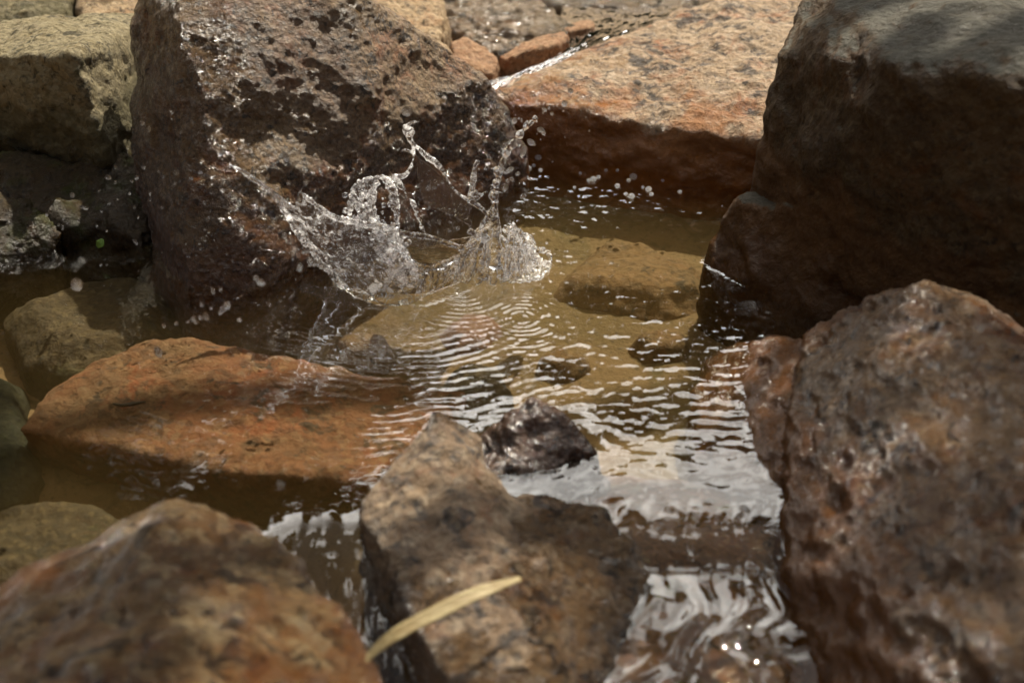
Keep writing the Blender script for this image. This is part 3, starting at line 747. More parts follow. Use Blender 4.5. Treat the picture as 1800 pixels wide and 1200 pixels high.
# running water of the little cascade behind
casc = [UU((990, 12, 2.08), (1090, 16, 2.06), (1200, 10, 2.03)), UU((985, 40, 1.97), (1080, 38, 1.96), (1180, 34, 1.93)),
        UU((1002, 82, 1.85), (1052, 70, 1.865), (1125, 54, 1.87)), UU((900, 132, 1.745), (955, 121, 1.755), (1020, 102, 1.775)),
        UU((840, 150, 1.705), (872, 150, 1.70), (905, 142, 1.695)), UU((835, 215, 1.62), (870, 212, 1.615), (900, 205, 1.62))]
under = [[p + np.array((0, 0.004, -0.008)) for p in r] for r in casc]
for a_, b_, nm, sd_ in ((0, 3, 'streaked brown bedrock under the bright cascade water below the dark ledge', 28), (2, 6, 'rusty bedrock lip under the cascade water beside the pink granite boulder', 29)):
    pts = [p for r in under[a_:b_] for p in r]
    rock('cascade_rock', nm, [pts + drop(pts, -0.12)], M['rusty' if sd_ == 29 else 'streaky'], 0.004, 4, [('f', 0.05, 0.006, 3), ('f', 0.015, 0.003, 3)], seed=sd_)
flow_sheet('cascade_water', casc, 150, 220, (10, 16, 0.0018), 6)

# ------------------------------------------------------------------ splash
def tube(pts, radii, seg=10, n=None):
    n = n or max(8, len(pts) * 8)
    c = bez(pts, n); r = np.interp(np.linspace(0, 1, n), np.linspace(0, 1, len(radii)), radii)
    V, F = [], []
    for i in range(n):
        t = c[min(i + 1, n - 1)] - c[max(i - 1, 0)]; t /= np.linalg.norm(t) + 1e-12
        a = np.cross(t, (0.3, 0.9, 0.2)); a /= np.linalg.norm(a); b = np.cross(t, a)
        for k in range(seg):
            th = 2 * math.pi * k / seg
            V.append(c[i] + r[i] * (math.cos(th) * a + math.sin(th) * b))
    for i in range(n - 1):
        for k in range(seg):
            k2 = (k + 1) % seg
            F.append([i * seg + k, i * seg + k2, (i + 1) * seg + k2, (i + 1) * seg + k])
    F.append(list(range(seg))[::-1]); F.append([(n - 1) * seg + k for k in range(seg)])
    return V, F

def slab(rows, nu, nv, thick, seed=0, wob=0.003):  # a thin sheet of water with real thickness
    g = sheet_grid(rows, nu, nv)
    du = np.gradient(g, axis=1); dv = np.gradient(g, axis=0)
    n = np.cross(du, dv); n /= np.linalg.norm(n, axis=2)[..., None] + 1e-12
    q = g.reshape(-1, 3) / 0.022 + seed
    g = g + n * (wob * fbm(q, 3)).reshape(nv, nu)[..., None]
    th = thick * (0.7 + 0.8 * np.clip(fbm(q * 1.7 + 4, 3).reshape(nv, nu), -0.5, 1))
    A = (g + n * th[..., None] / 2).reshape(-1, 3); B = (g - n * th[..., None] / 2).reshape(-1, 3)
    N = nu * nv
    V = list(A) + list(B); F = []
    idx = lambda j, i: j * nu + i
    for j in range(nv - 1):
        for i in range(nu - 1):
            a, b, c, d = idx(j, i), idx(j, i + 1), idx(j + 1, i + 1), idx(j + 1, i)
            F.append([a, b, c, d]); F.append([N + d, N + c, N + b, N + a])
    for i in range(nu - 1):
        F.append([idx(0, i + 1), idx(0, i), N + idx(0, i), N + idx(0, i + 1)])
        F.append([idx(nv - 1, i), idx(nv - 1, i + 1), N + idx(nv - 1, i + 1), N + idx(nv - 1, i)])
    for j in range(nv - 1):
        F.append([idx(j, 0), idx(j + 1, 0), N + idx(j + 1, 0), N + idx(j, 0)])
        F.append([idx(j + 1, nu - 1), idx(j, nu - 1), N + idx(j, nu - 1), N + idx(j + 1, nu - 1)])
    return V, F

def blob(p, r, sq=(1, 1, 1), sub=2):
    bm = bmesh.new(); bmesh.ops.create_icosphere(bm, subdivisions=sub, radius=1.0)
    v = [np.array(x.co) * r * np.array(sq) + p for x in bm.verts]; f = [[x.index for x in q.verts] for q in bm.faces]
    bm.free(); return v, f

splash = bpy.data.objects.new('water_splash', None); COL.objects.link(splash)
splash.location = W(700, 475); splash.empty_display_size = 0.05
tag(splash, 'clear crown of splashing water rising from the pool, with a tall jet', 'splash')
SPL = W(700, 475)

def water_part(name, solids, mat, voxel=0.0011, sm=3, rip=0.0012, size=0.012, seed=0, flow=None, fine=0.5):
    V, F = join_solids(solids)
    me = remesh(V, F, voxel, sm)
    co, no = mesh_arrays(me)
    q = co / size
    if flow is not None:                             # ripples drawn out along the flow
        fl = np.array(flow, float); fl /= np.linalg.norm(fl)
        q = q - (q @ fl)[:, None] * fl[None, :] * 0.78
    co = co + no * (rip * fbm(q + seed, 3))[:, None] + no * (rip * fine * fbm(q * 2.6 + seed + 5, 2))[:, None]
    me.vertices.foreach_set('co', (co - SPL).ravel()); me.update()
    me.polygons.foreach_set('use_smooth', [True] * len(me.polygons))
    me.name = name; me.materials.clear(); me.materials.append(mat)
    o = bpy.data.objects.new(name, me); COL.objects.link(o); o.parent = splash
    return o

rs = random.Random(5)
def spatter(x0, x1, y0, y1, Y0, Y1, n, r0, r1):
    return [blob(U(rs.uniform(x0, x1), rs.uniform(y0, y1), rs.uniform(Y0, Y1)), rs.uniform(r0, r1)) for _ in range(n)]

# left fan: the wall of the crown thrown towards the boulder, with two prongs
fan_rows = [WW(-0.006, (592, 500), (640, 522), (700, 532), (752, 512)),
            UU((556, 455, 1.276), (610, 470, 1.262), (680, 475, 1.255), (742, 476, 1.262)),
            UU((512, 390, 1.262), (570, 412, 1.256), (650, 430, 1.262), (716, 446, 1.277)),
            UU((478, 345, 1.254), (535, 366, 1.252), (620, 392, 1.262), (698, 420, 1.285))]
prong = [UU((505, 378, 1.261), (516, 384, 1.26), (535, 392, 1.258)), UU((478, 342, 1.255), (492, 350, 1.254), (508, 358, 1.254)), UU((440, 312, 1.25), (450, 316, 1.25), (462, 324, 1.25)), UU((402, 288, 1.247), (405, 290, 1.247), (408, 293, 1.247))]
edge = UU((592, 500, 1.275), (566, 465, 1.277), (548, 440, 1.275), (524, 410, 1.267), (504, 376, 1.26), (474, 336, 1.254), (432, 308, 1.25), (402, 288, 1.247))
solids = [slab(fan_rows, 70, 60, 0.0026, 1, 0.007), slab(prong, 24, 40, 0.0024, 2, 0.002)]
solids.append(slab([UU((525, 380, 1.254), (560, 388, 1.253), (590, 394, 1.256)), UU((522, 352, 1.251), (545, 362, 1.251), (572, 378, 1.254)), UU((528, 334, 1.25), (538, 345, 1.25), (548, 358, 1.251))], 30, 30, 0.0026, 4, 0.003))
solids.append(tube(UU((522, 372, 1.252), (524, 350, 1.25), (530, 332, 1.249)), (0.002, 0.0022, 0.001)))
solids.append(tube(UU((592, 500, 1.275), (640, 522, 1.258), (700, 533, 1.248), (755, 515, 1.256), (790, 490, 1.27)), (0.002, 0.0028, 0.0028, 0.0022, 0.001)))
water_part('fan', solids, M['splash'], seed=1, rip=0.0030, size=0.012, flow=(-0.75, -0.1, 0.62), fine=0.3)
solids = [tube(edge, (0.001, 0.0018, 0.0034, 0.0034, 0.003, 0.0024, 0.0016, 0.0008)),
          tube(UU((528, 336, 1.25), (545, 352, 1.25), (585, 380, 1.258), (640, 394, 1.266), (690, 404, 1.28), (700, 418, 1.285)), (0.0012, 0.0022, 0.003, 0.0035, 0.003, 0.002))]
solids += spatter(560, 690, 372, 410, 1.255, 1.28, 26, 0.001, 0.0026) + spatter(505, 560, 395, 450, 1.255, 1.268, 12, 0.001, 0.002)
water_part('edge', solids, M['froth_glint'], rip=0.0022, size=0.006, seed=8)
# frothy curtain behind it
cur = [UU((628, 400, 1.292), (655, 400, 1.292), (682, 402, 1.300)), UU((624, 360, 1.297), (645, 365, 1.298), (662, 370, 1.305)), UU((622, 325, 1.300), (645, 318, 1.302), (668, 312, 1.306))]
solids = [slab(cur, 40, 50, 0.003, 3, 0.010), tube(UU((612, 385, 1.295), (618, 350, 1.297), (628, 325, 1.300), (650, 316, 1.303), (690, 310, 1.306)), (0.002, 0.0035, 0.003, 0.003, 0.002)),
          tube(UU((676, 316, 1.305), (690, 335, 1.304), (697, 365, 1.302), (696, 400, 1.298)), (0.003, 0.0045, 0.0042, 0.003)),
          tube(UU((690, 312, 1.305), (705, 325, 1.305), (714, 342, 1.305)), (0.003, 0.0025, 0.001)), tube(UU((720, 348, 1.31), (728, 362, 1.31), (738, 392, 1.31), (748, 410, 1.31)), (0.001, 0.0026, 0.0012, 0.0006))]
cur2 = [UU((690, 500, 1.262), (715, 505, 1.262), (738, 500, 1.265)), UU((665, 445, 1.268), (695, 450, 1.270), (728, 462, 1.275)), UU((652, 398, 1.28), (680, 405, 1.285), (705, 428, 1.288))]
solids.append(slab(cur2, 50, 50, 0.003, 7, 0.010))
solids += spatter(605, 690, 330, 405, 1.28, 1.30, 34, 0.0012, 0.0034) + spatter(650, 725, 410, 500, 1.262, 1.275, 26, 0.001, 0.003)
water_part('froth_glint', solids, M['froth_glint'], rip=0.0042, size=0.008, seed=2)
# looping strands
solids = [tube(UU((690, 312, 1.305), (712, 308, 1.306), (724, 288, 1.306), (727, 262, 1.305), (718, 240, 1.304), (712, 228, 1.303), (722, 216, 1.302), (738, 214, 1.302)), (0.003, 0.0026, 0.0014, 0.0015, 0.0030, 0.0028, 0.0018, 0.0009)),
          tube(UU((716, 238, 1.304), (730, 255, 1.305), (752, 276, 1.307), (770, 290, 1.31), (785, 312, 1.312), (800, 335, 1.315), (825, 353, 1.32)), (0.003, 0.0013, 0.0032, 0.0032, 0.0014, 0.0014, 0.0022)),
          blob(U(722, 232, 1.304), 0.0042, (1, 1, 1.3)), blob(U(712, 222, 1.303), 0.0024), blob(U(757, 280, 1.308), 0.0034, (1.8, 1, 0.8)), tube(UU((724, 268, 1.305), (712, 264, 1.305), (706, 266, 1.305)), (0.0018, 0.0016, 0.0008))]
water_part('strand', solids, M['froth_glint'], rip=0.0010, size=0.006, seed=3)
web = [UU((745, 360, 1.313), (785, 375, 1.317), (832, 400, 1.325)), UU((735, 320, 1.308), (768, 345, 1.312), (828, 380, 1.322)), UU((730, 270, 1.306), (770, 303, 1.311), (824, 357, 1.32))]
water_part('film', [slab(web, 40, 40, 0.0020, 9, 0.001)], M['clear'], rip=0.0004, seed=3, sm=6)
# back rim of the crown
solids = [tube(UU((690, 405, 1.29), (720, 412, 1.30), (760, 418, 1.31), (800, 432, 1.315), (822, 430, 1.318), (850, 402, 1.322)), (0.0026, 0.0034, 0.0026, 0.003, 0.002, 0.0022)), blob(U(698, 418, 1.292), 0.0042), blob(U(738, 415, 1.304), 0.0038), blob(U(808, 436, 1.316), 0.003)]
water_part('rim', solids, M['splash'], rip=0.0012, size=0.006, seed=4)
ring_ = [WW(-0.006, (735, 522), (765, 516), (800, 500), (838, 492)), UU((728, 492, 1.262), (760, 490, 1.272), (800, 474, 1.286), (836, 462, 1.30)), UU((722, 470, 1.268), (755, 470, 1.278), (802, 452, 1.295), (838, 436, 1.305))]
water_part('crown_wall', [slab(ring_, 50, 30, 0.0026, 21, 0.006), tube(UU((716, 448, 1.276), (735, 466, 1.27), (760, 470, 1.279), (802, 452, 1.296), (838, 430, 1.306)), (0.002, 0.0026, 0.003, 0.0026, 0.002))], M['splash'], rip=0.0026, size=0.009, seed=12, flow=(0.2, 0, 1))
wall = [WW(-0.012, (700, 455), (760, 462), (850, 465)), UU((692, 430, 1.30), (765, 440, 1.315), (840, 440, 1.322)), UU((690, 408, 1.29), (765, 421, 1.31), (845, 412, 1.32))]
water_part('film', [slab(wall, 40, 30, 0.0022, 11, 0.003)], M['clear'], rip=0.0010, seed=6, size=0.02)
# the tall jet and its foot
jet = UU((868, 470, 1.30), (870, 420, 1.305), (870, 370, 1.31), (873, 325, 1.315), (884, 282, 1.318), (903, 248, 1.32), (922, 226, 1.321), (944, 208, 1.322))
solids = [tube(jet, (0.007, 0.005, 0.0034, 0.0028, 0.0036, 0.0024, 0.0018, 0.0009), 12, 90)]
foot = [WW(-0.003, (775, 485), (820, 498), (870, 500), (915, 494)), UU((802, 450, 1.312), (832, 452, 1.305), (868, 450, 1.303), (900, 458, 1.31)),
        UU((834, 408, 1.32), (848, 400, 1.314), (866, 405, 1.312), (884, 430, 1.318)), UU((856, 374, 1.318), (862, 362, 1.315), (872, 366, 1.315), (876, 404, 1.322))]
solids.append(slab(foot, 60, 50, 0.0026, 13, 0.008))
lobe = [WW(-0.003, (880, 498), (915, 496), (950, 482)), UU((884, 462, 1.312), (912, 456, 1.315), (945, 452, 1.33)), UU((896, 425, 1.318), (908, 418, 1.32), (924, 426, 1.328)), UU((898, 394, 1.322), (902, 390, 1.322), (908, 396, 1.323))]
solids.append(slab(lobe, 40, 50, 0.0026, 14, 0.008))
for k in range(9):                                 # ridges drawn up the foot
    x0 = 782 + k * 19 + rs.uniform(-6, 6); x1 = 850 + k * 4 if k < 6 else 896 + (k - 6) * 5
    solids.append(tube(UU((x0, 490, 1.285), (x0 * 0.55 + x1 * 0.45, 440, 1.300), (x1, 385 + abs(k - 4) * 6, 1.312)), (0.0034, 0.0022, 0.001)))
solids += [tube(UU((825, 352, 1.32), (830, 330, 1.32), (831, 312, 1.32), (838, 282, 1.321)), (0.0026, 0.0028, 0.0040, 0.0012)), blob(U(832, 312, 1.32), 0.0046, (0.9, 0.9, 1.6)), blob(U(834, 340, 1.32), 0.0035),
           blob(U(840, 285, 1.321), 0.0026), tube(UU((825, 352, 1.32), (845, 365, 1.318), (866, 385, 1.315)), (0.0024, 0.0016, 0.003)),
           tube(UU((828, 352, 1.32), (850, 340, 1.32), (858, 336, 1.32)), (0.0024, 0.0014, 0.001)),
           tube(UU((862, 400, 1.31), (850, 410, 1.308), (835, 412, 1.307), (824, 404, 1.307)), (0.003, 0.0028, 0.003, 0.0042))]
for px, py, r in ((876, 302, .0052), (890, 268, .0048), (914, 237, .0038), (868, 345, .0048), (926, 220, .0032), (942, 209, .0028), (872, 322, .004), (900, 254, .0042)): solids.append(blob(U(px, py, 1.318), r, (1, 1, 1.25)))
water_part('jet', solids, M['splash'], rip=0.0026, size=0.008, seed=5, flow=(0.1, 0, 1))
# collar of thrown water to the right
solids = []
for k in range(10):
    a = (rs.uniform(880, 915), rs.uniform(395, 440)); b = (rs.uniform(925, 965), rs.uniform(440, 475)); c = ((a[0] + b[0]) / 2 + rs.uniform(-8, 14), (a[1] + b[1]) / 2 - rs.uniform(0, 16))
    solids.append(tube(UU((*a, 1.32), (*c, 1.322), (*b, 1.325)), (0.0012, rs.uniform(0.002, 0.0036), 0.0012)))
col = [WW(-0.002, (880, 494), (930, 492), (966, 466)), UU((890, 470, 1.305), (930, 466, 1.312), (958, 452, 1.335)), UU((896, 440, 1.312), (915, 436, 1.318), (935, 436, 1.33))]
solids.append(slab(col, 45, 35, 0.003, 17, 0.010))
solids.append(tube(UU((897, 388, 1.322), (912, 408, 1.324), (932, 432, 1.33), (960, 444, 1.337), (967, 462, 1.325), (946, 488, 1.29), (900, 496, 1.277)), (0.0015, 0.003, 0.0026, 0.003, 0.0024, 0.0026, 0.001)))
solids += spatter(885, 962, 415, 488, 1.312, 1.322, 34, 0.001, 0.003)
water_part('collar', solids, M['froth_glint'], rip=0.0036, size=0.008, seed=6)

# ------------------------------------------------------------------ droplets and bubbles
dm = {}
def drop_mesh(kind):
    if kind in dm: return dm[kind]
    r = random.Random(kind)
    sq = (1 + 0.2 * r.uniform(-1, 1), 1, 1 + 0.35 * r.uniform(-1, 1))
    v, f = blob(np.zeros(3), 1.0, sq, 3)
    v = np.array(v); v += v * (0.10 * perlin(v * 1.3 + kind))[:, None]
    me = bpy.data.meshes.new('water_droplet'); me.from_pydata(v.tolist(), [], f)
    me.polygons.foreach_set('use_smooth', [True] * len(me.polygons)); me.materials.append(M['drop'])
    dm[kind] = me
    return me
MM = 0.00061
def droplet(px, py, Y, rpx, label, group):
    p = U(px, py, Y)
    if p[2] < 0.003: return
    o = bpy.data.objects.new('water_droplet', drop_mesh(rs.randrange(8))); COL.objects.link(o)
    o.location = p
    r = rpx * MM * Y / 1.35
    k = rs.choice((1.0, 1.0, 1.1, 1.3, 1.7))
    o.scale = (r, r, r * k); o.rotation_euler = (rs.uniform(-.5, .5), rs.uniform(-1.2, 1.2), rs.uniform(0, 6))
    tag(o, label, 'droplet', group)

droplet(135, 500, 1.02, 10, 'largest blurred round droplet, alone over the dark water at the left', 'near blurred droplets')
near = 'blurred pale droplet of the string flying over the dark water below the boulder'
for q in ((458, 496, 8), (450, 488, 6), (392, 543, 8), (399, 537, 8), (388, 548, 6), (340, 560, 6), (352, 558, 5), (362, 556, 6), (345, 566, 5), (330, 565, 4), (288, 572, 4), (310, 568, 4), (421, 562, 5), (374, 510, 4), (388, 508, 3),
          (354, 535, 3), (473, 534, 4), (418, 524, 4), (424, 520, 3), (372, 541, 3)):
    droplet(q[0], q[1], 1.08, q[2] * 0.85, near, 'near blurred droplets')
near2 = 'blurred pale droplet in the cluster at the left foot of the splash fan'
for q in ((527, 470, 6), (545, 458, 6), (553, 464, 6), (560, 462, 6), (566, 468, 6), (540, 440, 5), (534, 443, 4), (548, 440, 4), (500, 415, 5), (572, 442, 6), (538, 320, 5), (471, 310, 4), (508, 322, 4), (449, 354, 5)):
    droplet(q[0], q[1], 1.12, q[2] * 0.85, near2, 'near blurred droplets')
droplet(278, 618, 1.0, 7, 'grey blurred droplet hanging over the orange slab', 'near blurred droplets')
left = 'tiny bright droplet flying before the shaded ledge and dark water at the left'
for q in ((190, 312, 5), (203, 320, 2.6), (127, 343, 4), (148, 365, 4), (82, 377, 3), (111, 385, 2.5), (103, 395, 3), (110, 400, 2.5), (178, 372, 2), (228, 340, 3.5), (236, 364, 2.5), (174, 335, 2), (192, 358, 2), (170, 397, 2), (119, 391, 2), (137, 387, 2),
          (238, 425, 3), (187, 405, 2.5), (177, 465, 2.5), (188, 465, 2), (95, 430, 2), (85, 450, 2), (240, 312, 3), (232, 318, 2.5), (203, 294, 2)):
    droplet(q[0], q[1], 1.30, q[2], left, 'droplets left of the boulder')
fly = 'small clear droplet flying in front of the shaded left side of the big boulder'
for q in ((310, 303, 5), (352, 303, 4), (253, 294, 3), (287, 310, 2.5), (279, 301, 2), (307, 322, 3), (336, 313, 3), (264, 340, 2.5), (264, 352, 2), (285, 365, 2.5), (390, 268, 5), (503, 277, 5), (303, 198, 2.5), (262, 226, 3), (250, 216, 3), (360, 215, 3), (300, 195, 2),
          (330, 450, 3), (344, 448, 2.5), (302, 209, 2), (318, 232, 2)):
    droplet(q[0], q[1], 1.27, q[2], fly, 'droplets before the boulder')
for k in range(55):
    droplet(rs.gauss(400, 75), rs.gauss(410, 60), rs.uniform(1.18, 1.26), rs.choice((1.2, 1.5, 1.8, 2.2)), 'minute sparkling droplet of the spray left of the splash fan', 'fine spray left of the splash')
droplet(715, 196, 1.30, 9, 'long flattened drop flying highest above the looping strand', 'droplets over the splash')
rt = 'clear droplet flying beside the tall jet of the splash'
for q in ((857, 228, 4), (853, 247, 4), (815, 255, 4), (843, 263, 3.5), (933, 250, 6), (920, 266, 5), (950, 228, 6), (955, 233, 4), (957, 193, 5), (992, 182, 5), (905, 212, 4), (912, 208, 2.5), (917, 211, 2), (1030, 137, 3), (1003, 160, 4), (965, 190, 3), (970, 200, 3), (894, 300, 5), (900, 315, 4), (888, 330, 5), (892, 318, 4), (910, 305, 3), (885, 298, 3), (920, 345, 4), (853, 297, 3), (792, 300, 3), (823, 268, 3)):
    droplet(q[0], q[1], 1.318, q[2], rt, 'droplets over the splash')
cr_l = 'small clear droplet hanging in the open middle of the splash crown'
for q in ((753, 330, 4), (765, 330, 3), (778, 321, 3), (772, 390, 3.5), (805, 401, 3.5), (790, 405, 2.5), (714, 346, 2), (695, 350, 2), (740, 370, 2), (842, 297, 2), (758, 375, 2.5), (800, 372, 2.5), (696, 325, 2)):
    droplet(q[0], q[1], 1.30, q[2], cr_l, 'droplets inside the crown')
for k in range(45):
    droplet(rs.gauss(775, 60), rs.gauss(350, 30), rs.uniform(1.31, 1.34), rs.choice((1.2, 1.5, 1.9)), 'minute sparkling droplet of the spray behind the splash crown', 'fine spray behind the crown')
for k in range(30):
    droplet(rs.gauss(960, 60), rs.gauss(200, 50), rs.uniform(1.30, 1.36), rs.choice((1.0, 1.3, 1.7)), 'minute sparkling droplet flying above the tip of the jet', 'fine spray above the jet')

bub, bf = blob(np.zeros(3), 1.0, (1, 1, 0.8), 3)
bme = bpy.data.meshes.new('bubble'); bme.from_pydata([tuple(q) for q in bub], [], bf)
bme.polygons.foreach_set('use_smooth', [True] * len(bme.polygons)); bme.materials.append(M['froth_glint'])
def bubble(px, py, rpx, label, group):
    o = bpy.data.objects.new('bubble', bme); COL.objects.link(o)
    p = W(px, py); r = rpx * 0.00066
    o.location = (p[0], p[1], r * 0.25); o.scale = (r, r, r); o.rotation_euler = (0, 0, rs.uniform(0, 6))
    tag(o, label, 'bubble', group)
for q in ((921, 288, 6), (928, 298, 7), (915, 302, 5), (946, 278, 6), (938, 292, 4), (925, 312, 4), (950, 300, 4), (912, 318, 3)):
    bubble(*q, 'bubble of the foam patch where the jet meets the pink granite boulder', 'foam bubbles at the boulder corner')
for q in ((1043, 316, 6), (1035, 318, 4), (1052, 312, 4), (1113, 312, 7), (1105, 318, 4), (1085, 328, 5), (1110, 346, 6), (1100, 342, 4), (1140, 334, 6), (1145, 342, 4), (1130, 330, 3), (1020, 305, 3), (1165, 318, 3), (1065, 300, 3), (1195, 338, 4), (1085, 300, 3), (1010, 330, 3)):
    bubble(*q, 'bubble drifting on the dark water below the undercut granite boulder', 'bubbles drifting at the back')
bubble(660, 505, 9, 'larger of the two bubbles in the bottom of the splash crater', 'bubbles in the crater')
bubble(686, 512, 7, 'smaller round bubble beside another in the bottom of the splash crater', 'bubbles in the crater')

# ------------------------------------------------------------------ straw, leaves, twig
def blade(name, pts, widths, mat, thick, fold=0.15, n=60):
    c = bez(pts, n); w = np.interp(np.linspace(0, 1, n), np.linspace(0, 1, len(widths)), widths)
    tdir = np.gradient(c, axis=0); tdir /= np.linalg.norm(tdir, axis=1)[:, None]
    view = c - np.array((0, 0.1, H + 0.4)); view /= np.linalg.norm(view, axis=1)[:, None]
    side = np.cross(tdir, view); side /= np.linalg.norm(side, axis=1)[:, None]
    nr = np.cross(side, tdir); nr *= np.sign(-(nr * view).sum(1))[:, None]
    m = 9
    top, bot = [], []
    for j in range(m):
        s = -1 + 2 * j / (m - 1)
        up_ = nr * (abs(s) * fold * w + 0.06 * w * math.cos(s * 9))[:, None]
        e = thick * (1 - 0.8 * s * s)
        top.append(c + side * (s * w)[:, None] + up_ + nr * e); bot.append(c + side * (s * w)[:, None] + up_ - nr * e)
    V = np.concatenate([np.array(top).reshape(-1, 3), np.array(bot).reshape(-1, 3)])
    N = m * n; F = []
    for j in range(m - 1):
        for i in range(n - 1):
            a, b, c_, d = j * n + i, j * n + i + 1, (j + 1) * n + i + 1, (j + 1) * n + i
            F.append([a, b, c_, d]); F.append([N + d, N + c_, N + b, N + a])
    for i in range(n - 1):
        F.append([i + 1, i, N + i, N + i + 1]); k = (m - 1) * n
        F.append([k + i, k + i + 1, N + k + i + 1, N + k + i])
    for j in range(m - 1):
        a, b = j * n, (j + 1) * n
        F.append([a, b, N + b, N + a]); F.append([b + n - 1, a + n - 1, N + a + n - 1, N + b + n - 1])
    return link_mesh(name, V, F, mat, loc=np.array(pts[0]))
tag(blade('straw_blade', UU((645, 1170, 0.70), (652, 1150, 0.705), (700, 1112, 0.712), (780, 1070, 0.727), (850, 1038, 0.742), (915, 1016, 0.76)), (0.0008, 0.0026, 0.0046, 0.0052, 0.0048, 0.0016), M['straw'], 0.0005),
    'dry straw coloured grass blade lying across the speckled foreground rock', 'grass blade')
tag(blade('green_leaf', UU((171, 434, 1.335), (176, 428, 1.335), (180, 420, 1.338)), (0.002, 0.005, 0.0015), M['leaf'], 0.0004, n=14),
    'tiny bright green leaf at the dark water edge left of the big boulder', 'leaf')
tag(blade('yellow_leaf', UU((1530, 848, 0.86), (1533, 855, 0.857), (1535, 864, 0.853)), (0.0006, 0.0024, 0.0006), M['yellowleaf'], 0.0004, n=14),
    'tiny yellow leaf stuck on the wet foreground boulder', 'leaf')
tv, tf = tube(WW(-0.016, (198, 709), (215, 712), (235, 709), (256, 706)), (0.0008, 0.0018, 0.002, 0.0008), 8, 24)
tag(link_mesh('twig', tv, tf, M['twig'], loc=W(225, 710, -0.016)), 'short dark twig lying on the orange slab under water', 'twig')

# ------------------------------------------------------------------ unseen boughs and leaves, added sunward of chosen stones and water to shade them
tr = bpy.data.objects.new('shade_tree', None); COL.objects.link(tr); tr.location = (2.1, 3.1, 0.0)
tag(tr, 'leafy shade caster added out of view over the near stones', 'shade_tree')
S3 = np.array(sd)
shade_clumps = [(np.array((0.42, 0.88, 0.1)) + 3.0 * S3, 0.37, 150), (np.array((-0.46, 0.62, 0.05)) + 3.3 * S3, 0.27, 170), (np.array((0.13, 0.93, 0.0)) + 3.1 * S3, 0.11, 110), (np.array((-0.70, 1.02, 0.0)) + 3.5 * S3, 0.27, 560)]
fork = np.array((1.9, 2.9, 2.2))
wood = [tube([(2.1, 3.1, -0.3), (2.05, 3.05, 0.9), (1.95, 2.95, 1.7), tuple(fork)], (0.15, 0.12, 0.10, 0.085), 14, 30)]
for c_, r_, n_ in shade_clumps:
    m_ = (fork + c_) / 2 + np.array((0, 0, 0.15))
    wood.append(tube([tuple(fork), tuple(m_), tuple(c_)], (0.07, 0.04, 0.012), 10, 24))
    for q in range(7):
        e_ = c_ + np.array((rs.uniform(-1, 1), rs.uniform(-1, 1), rs.uniform(-.5, .6))) * r_ * 0.8
        wood.append(tube([tuple(m_ * 0.3 + c_ * 0.7), tuple((c_ + e_) / 2), tuple(e_)], (0.02, 0.012, 0.004), 8, 12))
tv, tf = join_solids(wood)
link_mesh('shade_trunk', tv, tf, M['twig'], tr, None).matrix_parent_inverse = tr.matrix_world.inverted()
V = []; F = []
r3 = np.random.RandomState(11)
for c_, r_, n_ in shade_clumps:
    for k in range(n_):
        d_ = r3.normal(size=3); d_ /= np.linalg.norm(d_)
        p_ = c_ + d_ * r_ * r3.uniform(0.1, 1.0) ** 0.5 * np.array((1, 1, 0.6))
        a_ = r3.normal(size=3) + np.array((0, 0, -0.4)); a_ /= np.linalg.norm(a_); b_ = np.cross(a_, r3.normal(size=3)); b_ /= np.linalg.norm(b_)
        l_ = r3.uniform(0.045, 0.075); i0 = len(V)
        V += [p_ - a_ * l_, p_ + b_ * l_ * 0.45 - a_ * l_ * 0.1, p_ + a_ * l_, p_ - b_ * l_ * 0.45 - a_ * l_ * 0.1]; F.append([i0, i0 + 1, i0 + 2, i0 + 3])
link_mesh('crown', V, F, M['foliage'], tr, None, False).matrix_parent_inverse = tr.matrix_world.inverted()  # leaves of the added shade caster
bpy.context.view_layer.update()
for ch in tr.children: ch.matrix_parent_inverse = tr.matrix_world.inverted()

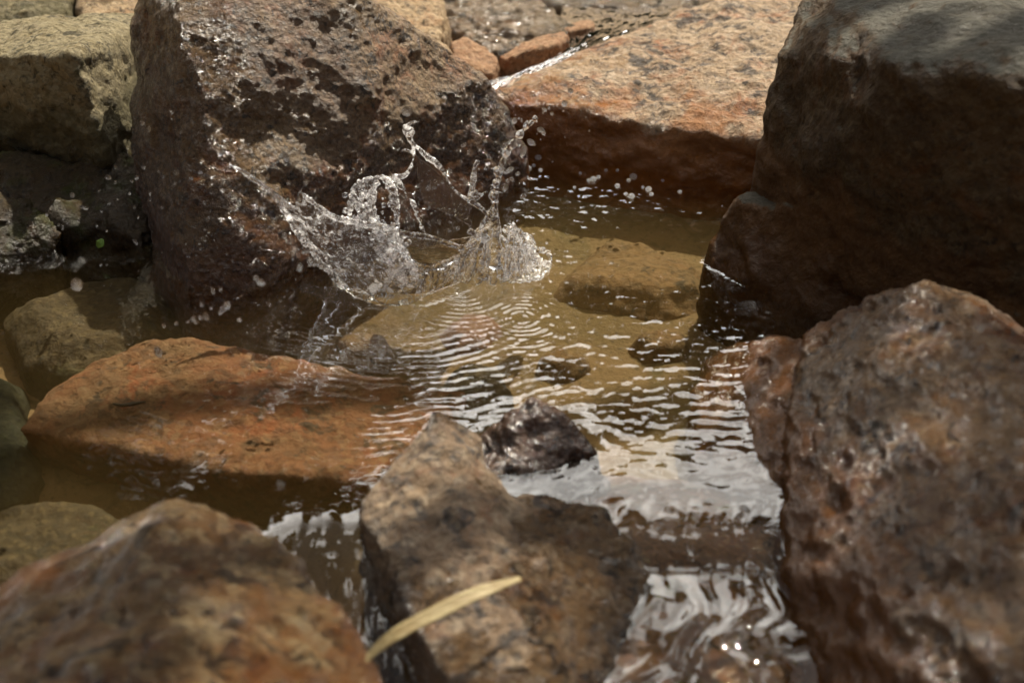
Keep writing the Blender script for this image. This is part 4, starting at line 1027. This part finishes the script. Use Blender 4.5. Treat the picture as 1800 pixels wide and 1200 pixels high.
# ------------------------------------------------------------------ wooded hillside beyond, seen in the reflections
hx = np.linspace(-34, 34, 70); hy = np.linspace(8, 26, 30)
X, Y = np.meshgrid(hx, hy)
p = np.stack([X.ravel(), Y.ravel(), np.zeros(X.size)], 1)
p[:, 2] = 0.6 + (p[:, 1] - 8) * 0.42 + 1.2 * fbm(p / 5, 3)
ii = np.arange(p.shape[0]).reshape(X.shape)
F = np.stack([ii[:-1, :-1].ravel(), ii[:-1, 1:].ravel(), ii[1:, 1:].ravel(), ii[1:, :-1].ravel()], 1)
tag(link_mesh('hillside', p, F, M['bank']), kind='structure')
r2 = np.random.RandomState(3)
V = []; F = []
for k in range(190):
    az = r2.uniform(-1.25, 0.95); rad = r2.uniform(9, 20)
    cx, cy = rad * math.sin(az), rad * math.cos(az)
    base = 0.6 + max(0, cy - 8) * 0.42
    top = rad * math.tan(R(r2.uniform(25, 33) + 15 * max(0, min(1, (-0.10 - az) / 0.12))))
    for j in range(60):
        h = r2.uniform(0.1, 1); wdt = 1.5 * math.sin(math.pi * min(1, 0.15 + h * 0.8))
        c = np.array((cx, cy, base + (top - base) * h)) + r2.normal(size=3) * (wdt * 0.6, wdt * 0.6, 0.25)
        a = r2.normal(size=3); a /= np.linalg.norm(a); b = np.cross(a, r2.normal(size=3)); b /= np.linalg.norm(b)
        s = r2.uniform(0.25, 0.6)
        i0 = len(V); V += [c - a * s, c + b * s * 0.6, c + a * s, c - b * s * 0.6]; F.append([i0, i0 + 1, i0 + 2, i0 + 3])
tag(link_mesh('woods', V, F, M['foliage'], smooth=False), 'dark leafy woods on the hillside beyond the stream', 'woods', None, 'stuff')

# ------------------------------------------------------------------ fine silt hanging in the pool water
def murk_mat():
    t = NT('silty_water')
    v = t.n("VolumePrincipled"); t.set(v.inputs['Color'], (0.42, 0.28, 0.115)); v.inputs['Density'].default_value = 1.9
    v.inputs['Anisotropy'].default_value = 0.3
    t.set(t.out.inputs['Volume'], v.outputs[0])
    return t.m
mv = [np.array((a, b, c)) for a in (-0.79, 0.47) for b in (0.895, 1.64) for c in (-0.30, -0.006)]
v_, f_ = hull_solid(mv)
mo = tag(link_mesh('haze', v_, f_, murk_mat(), smooth=False), kind='stuff')
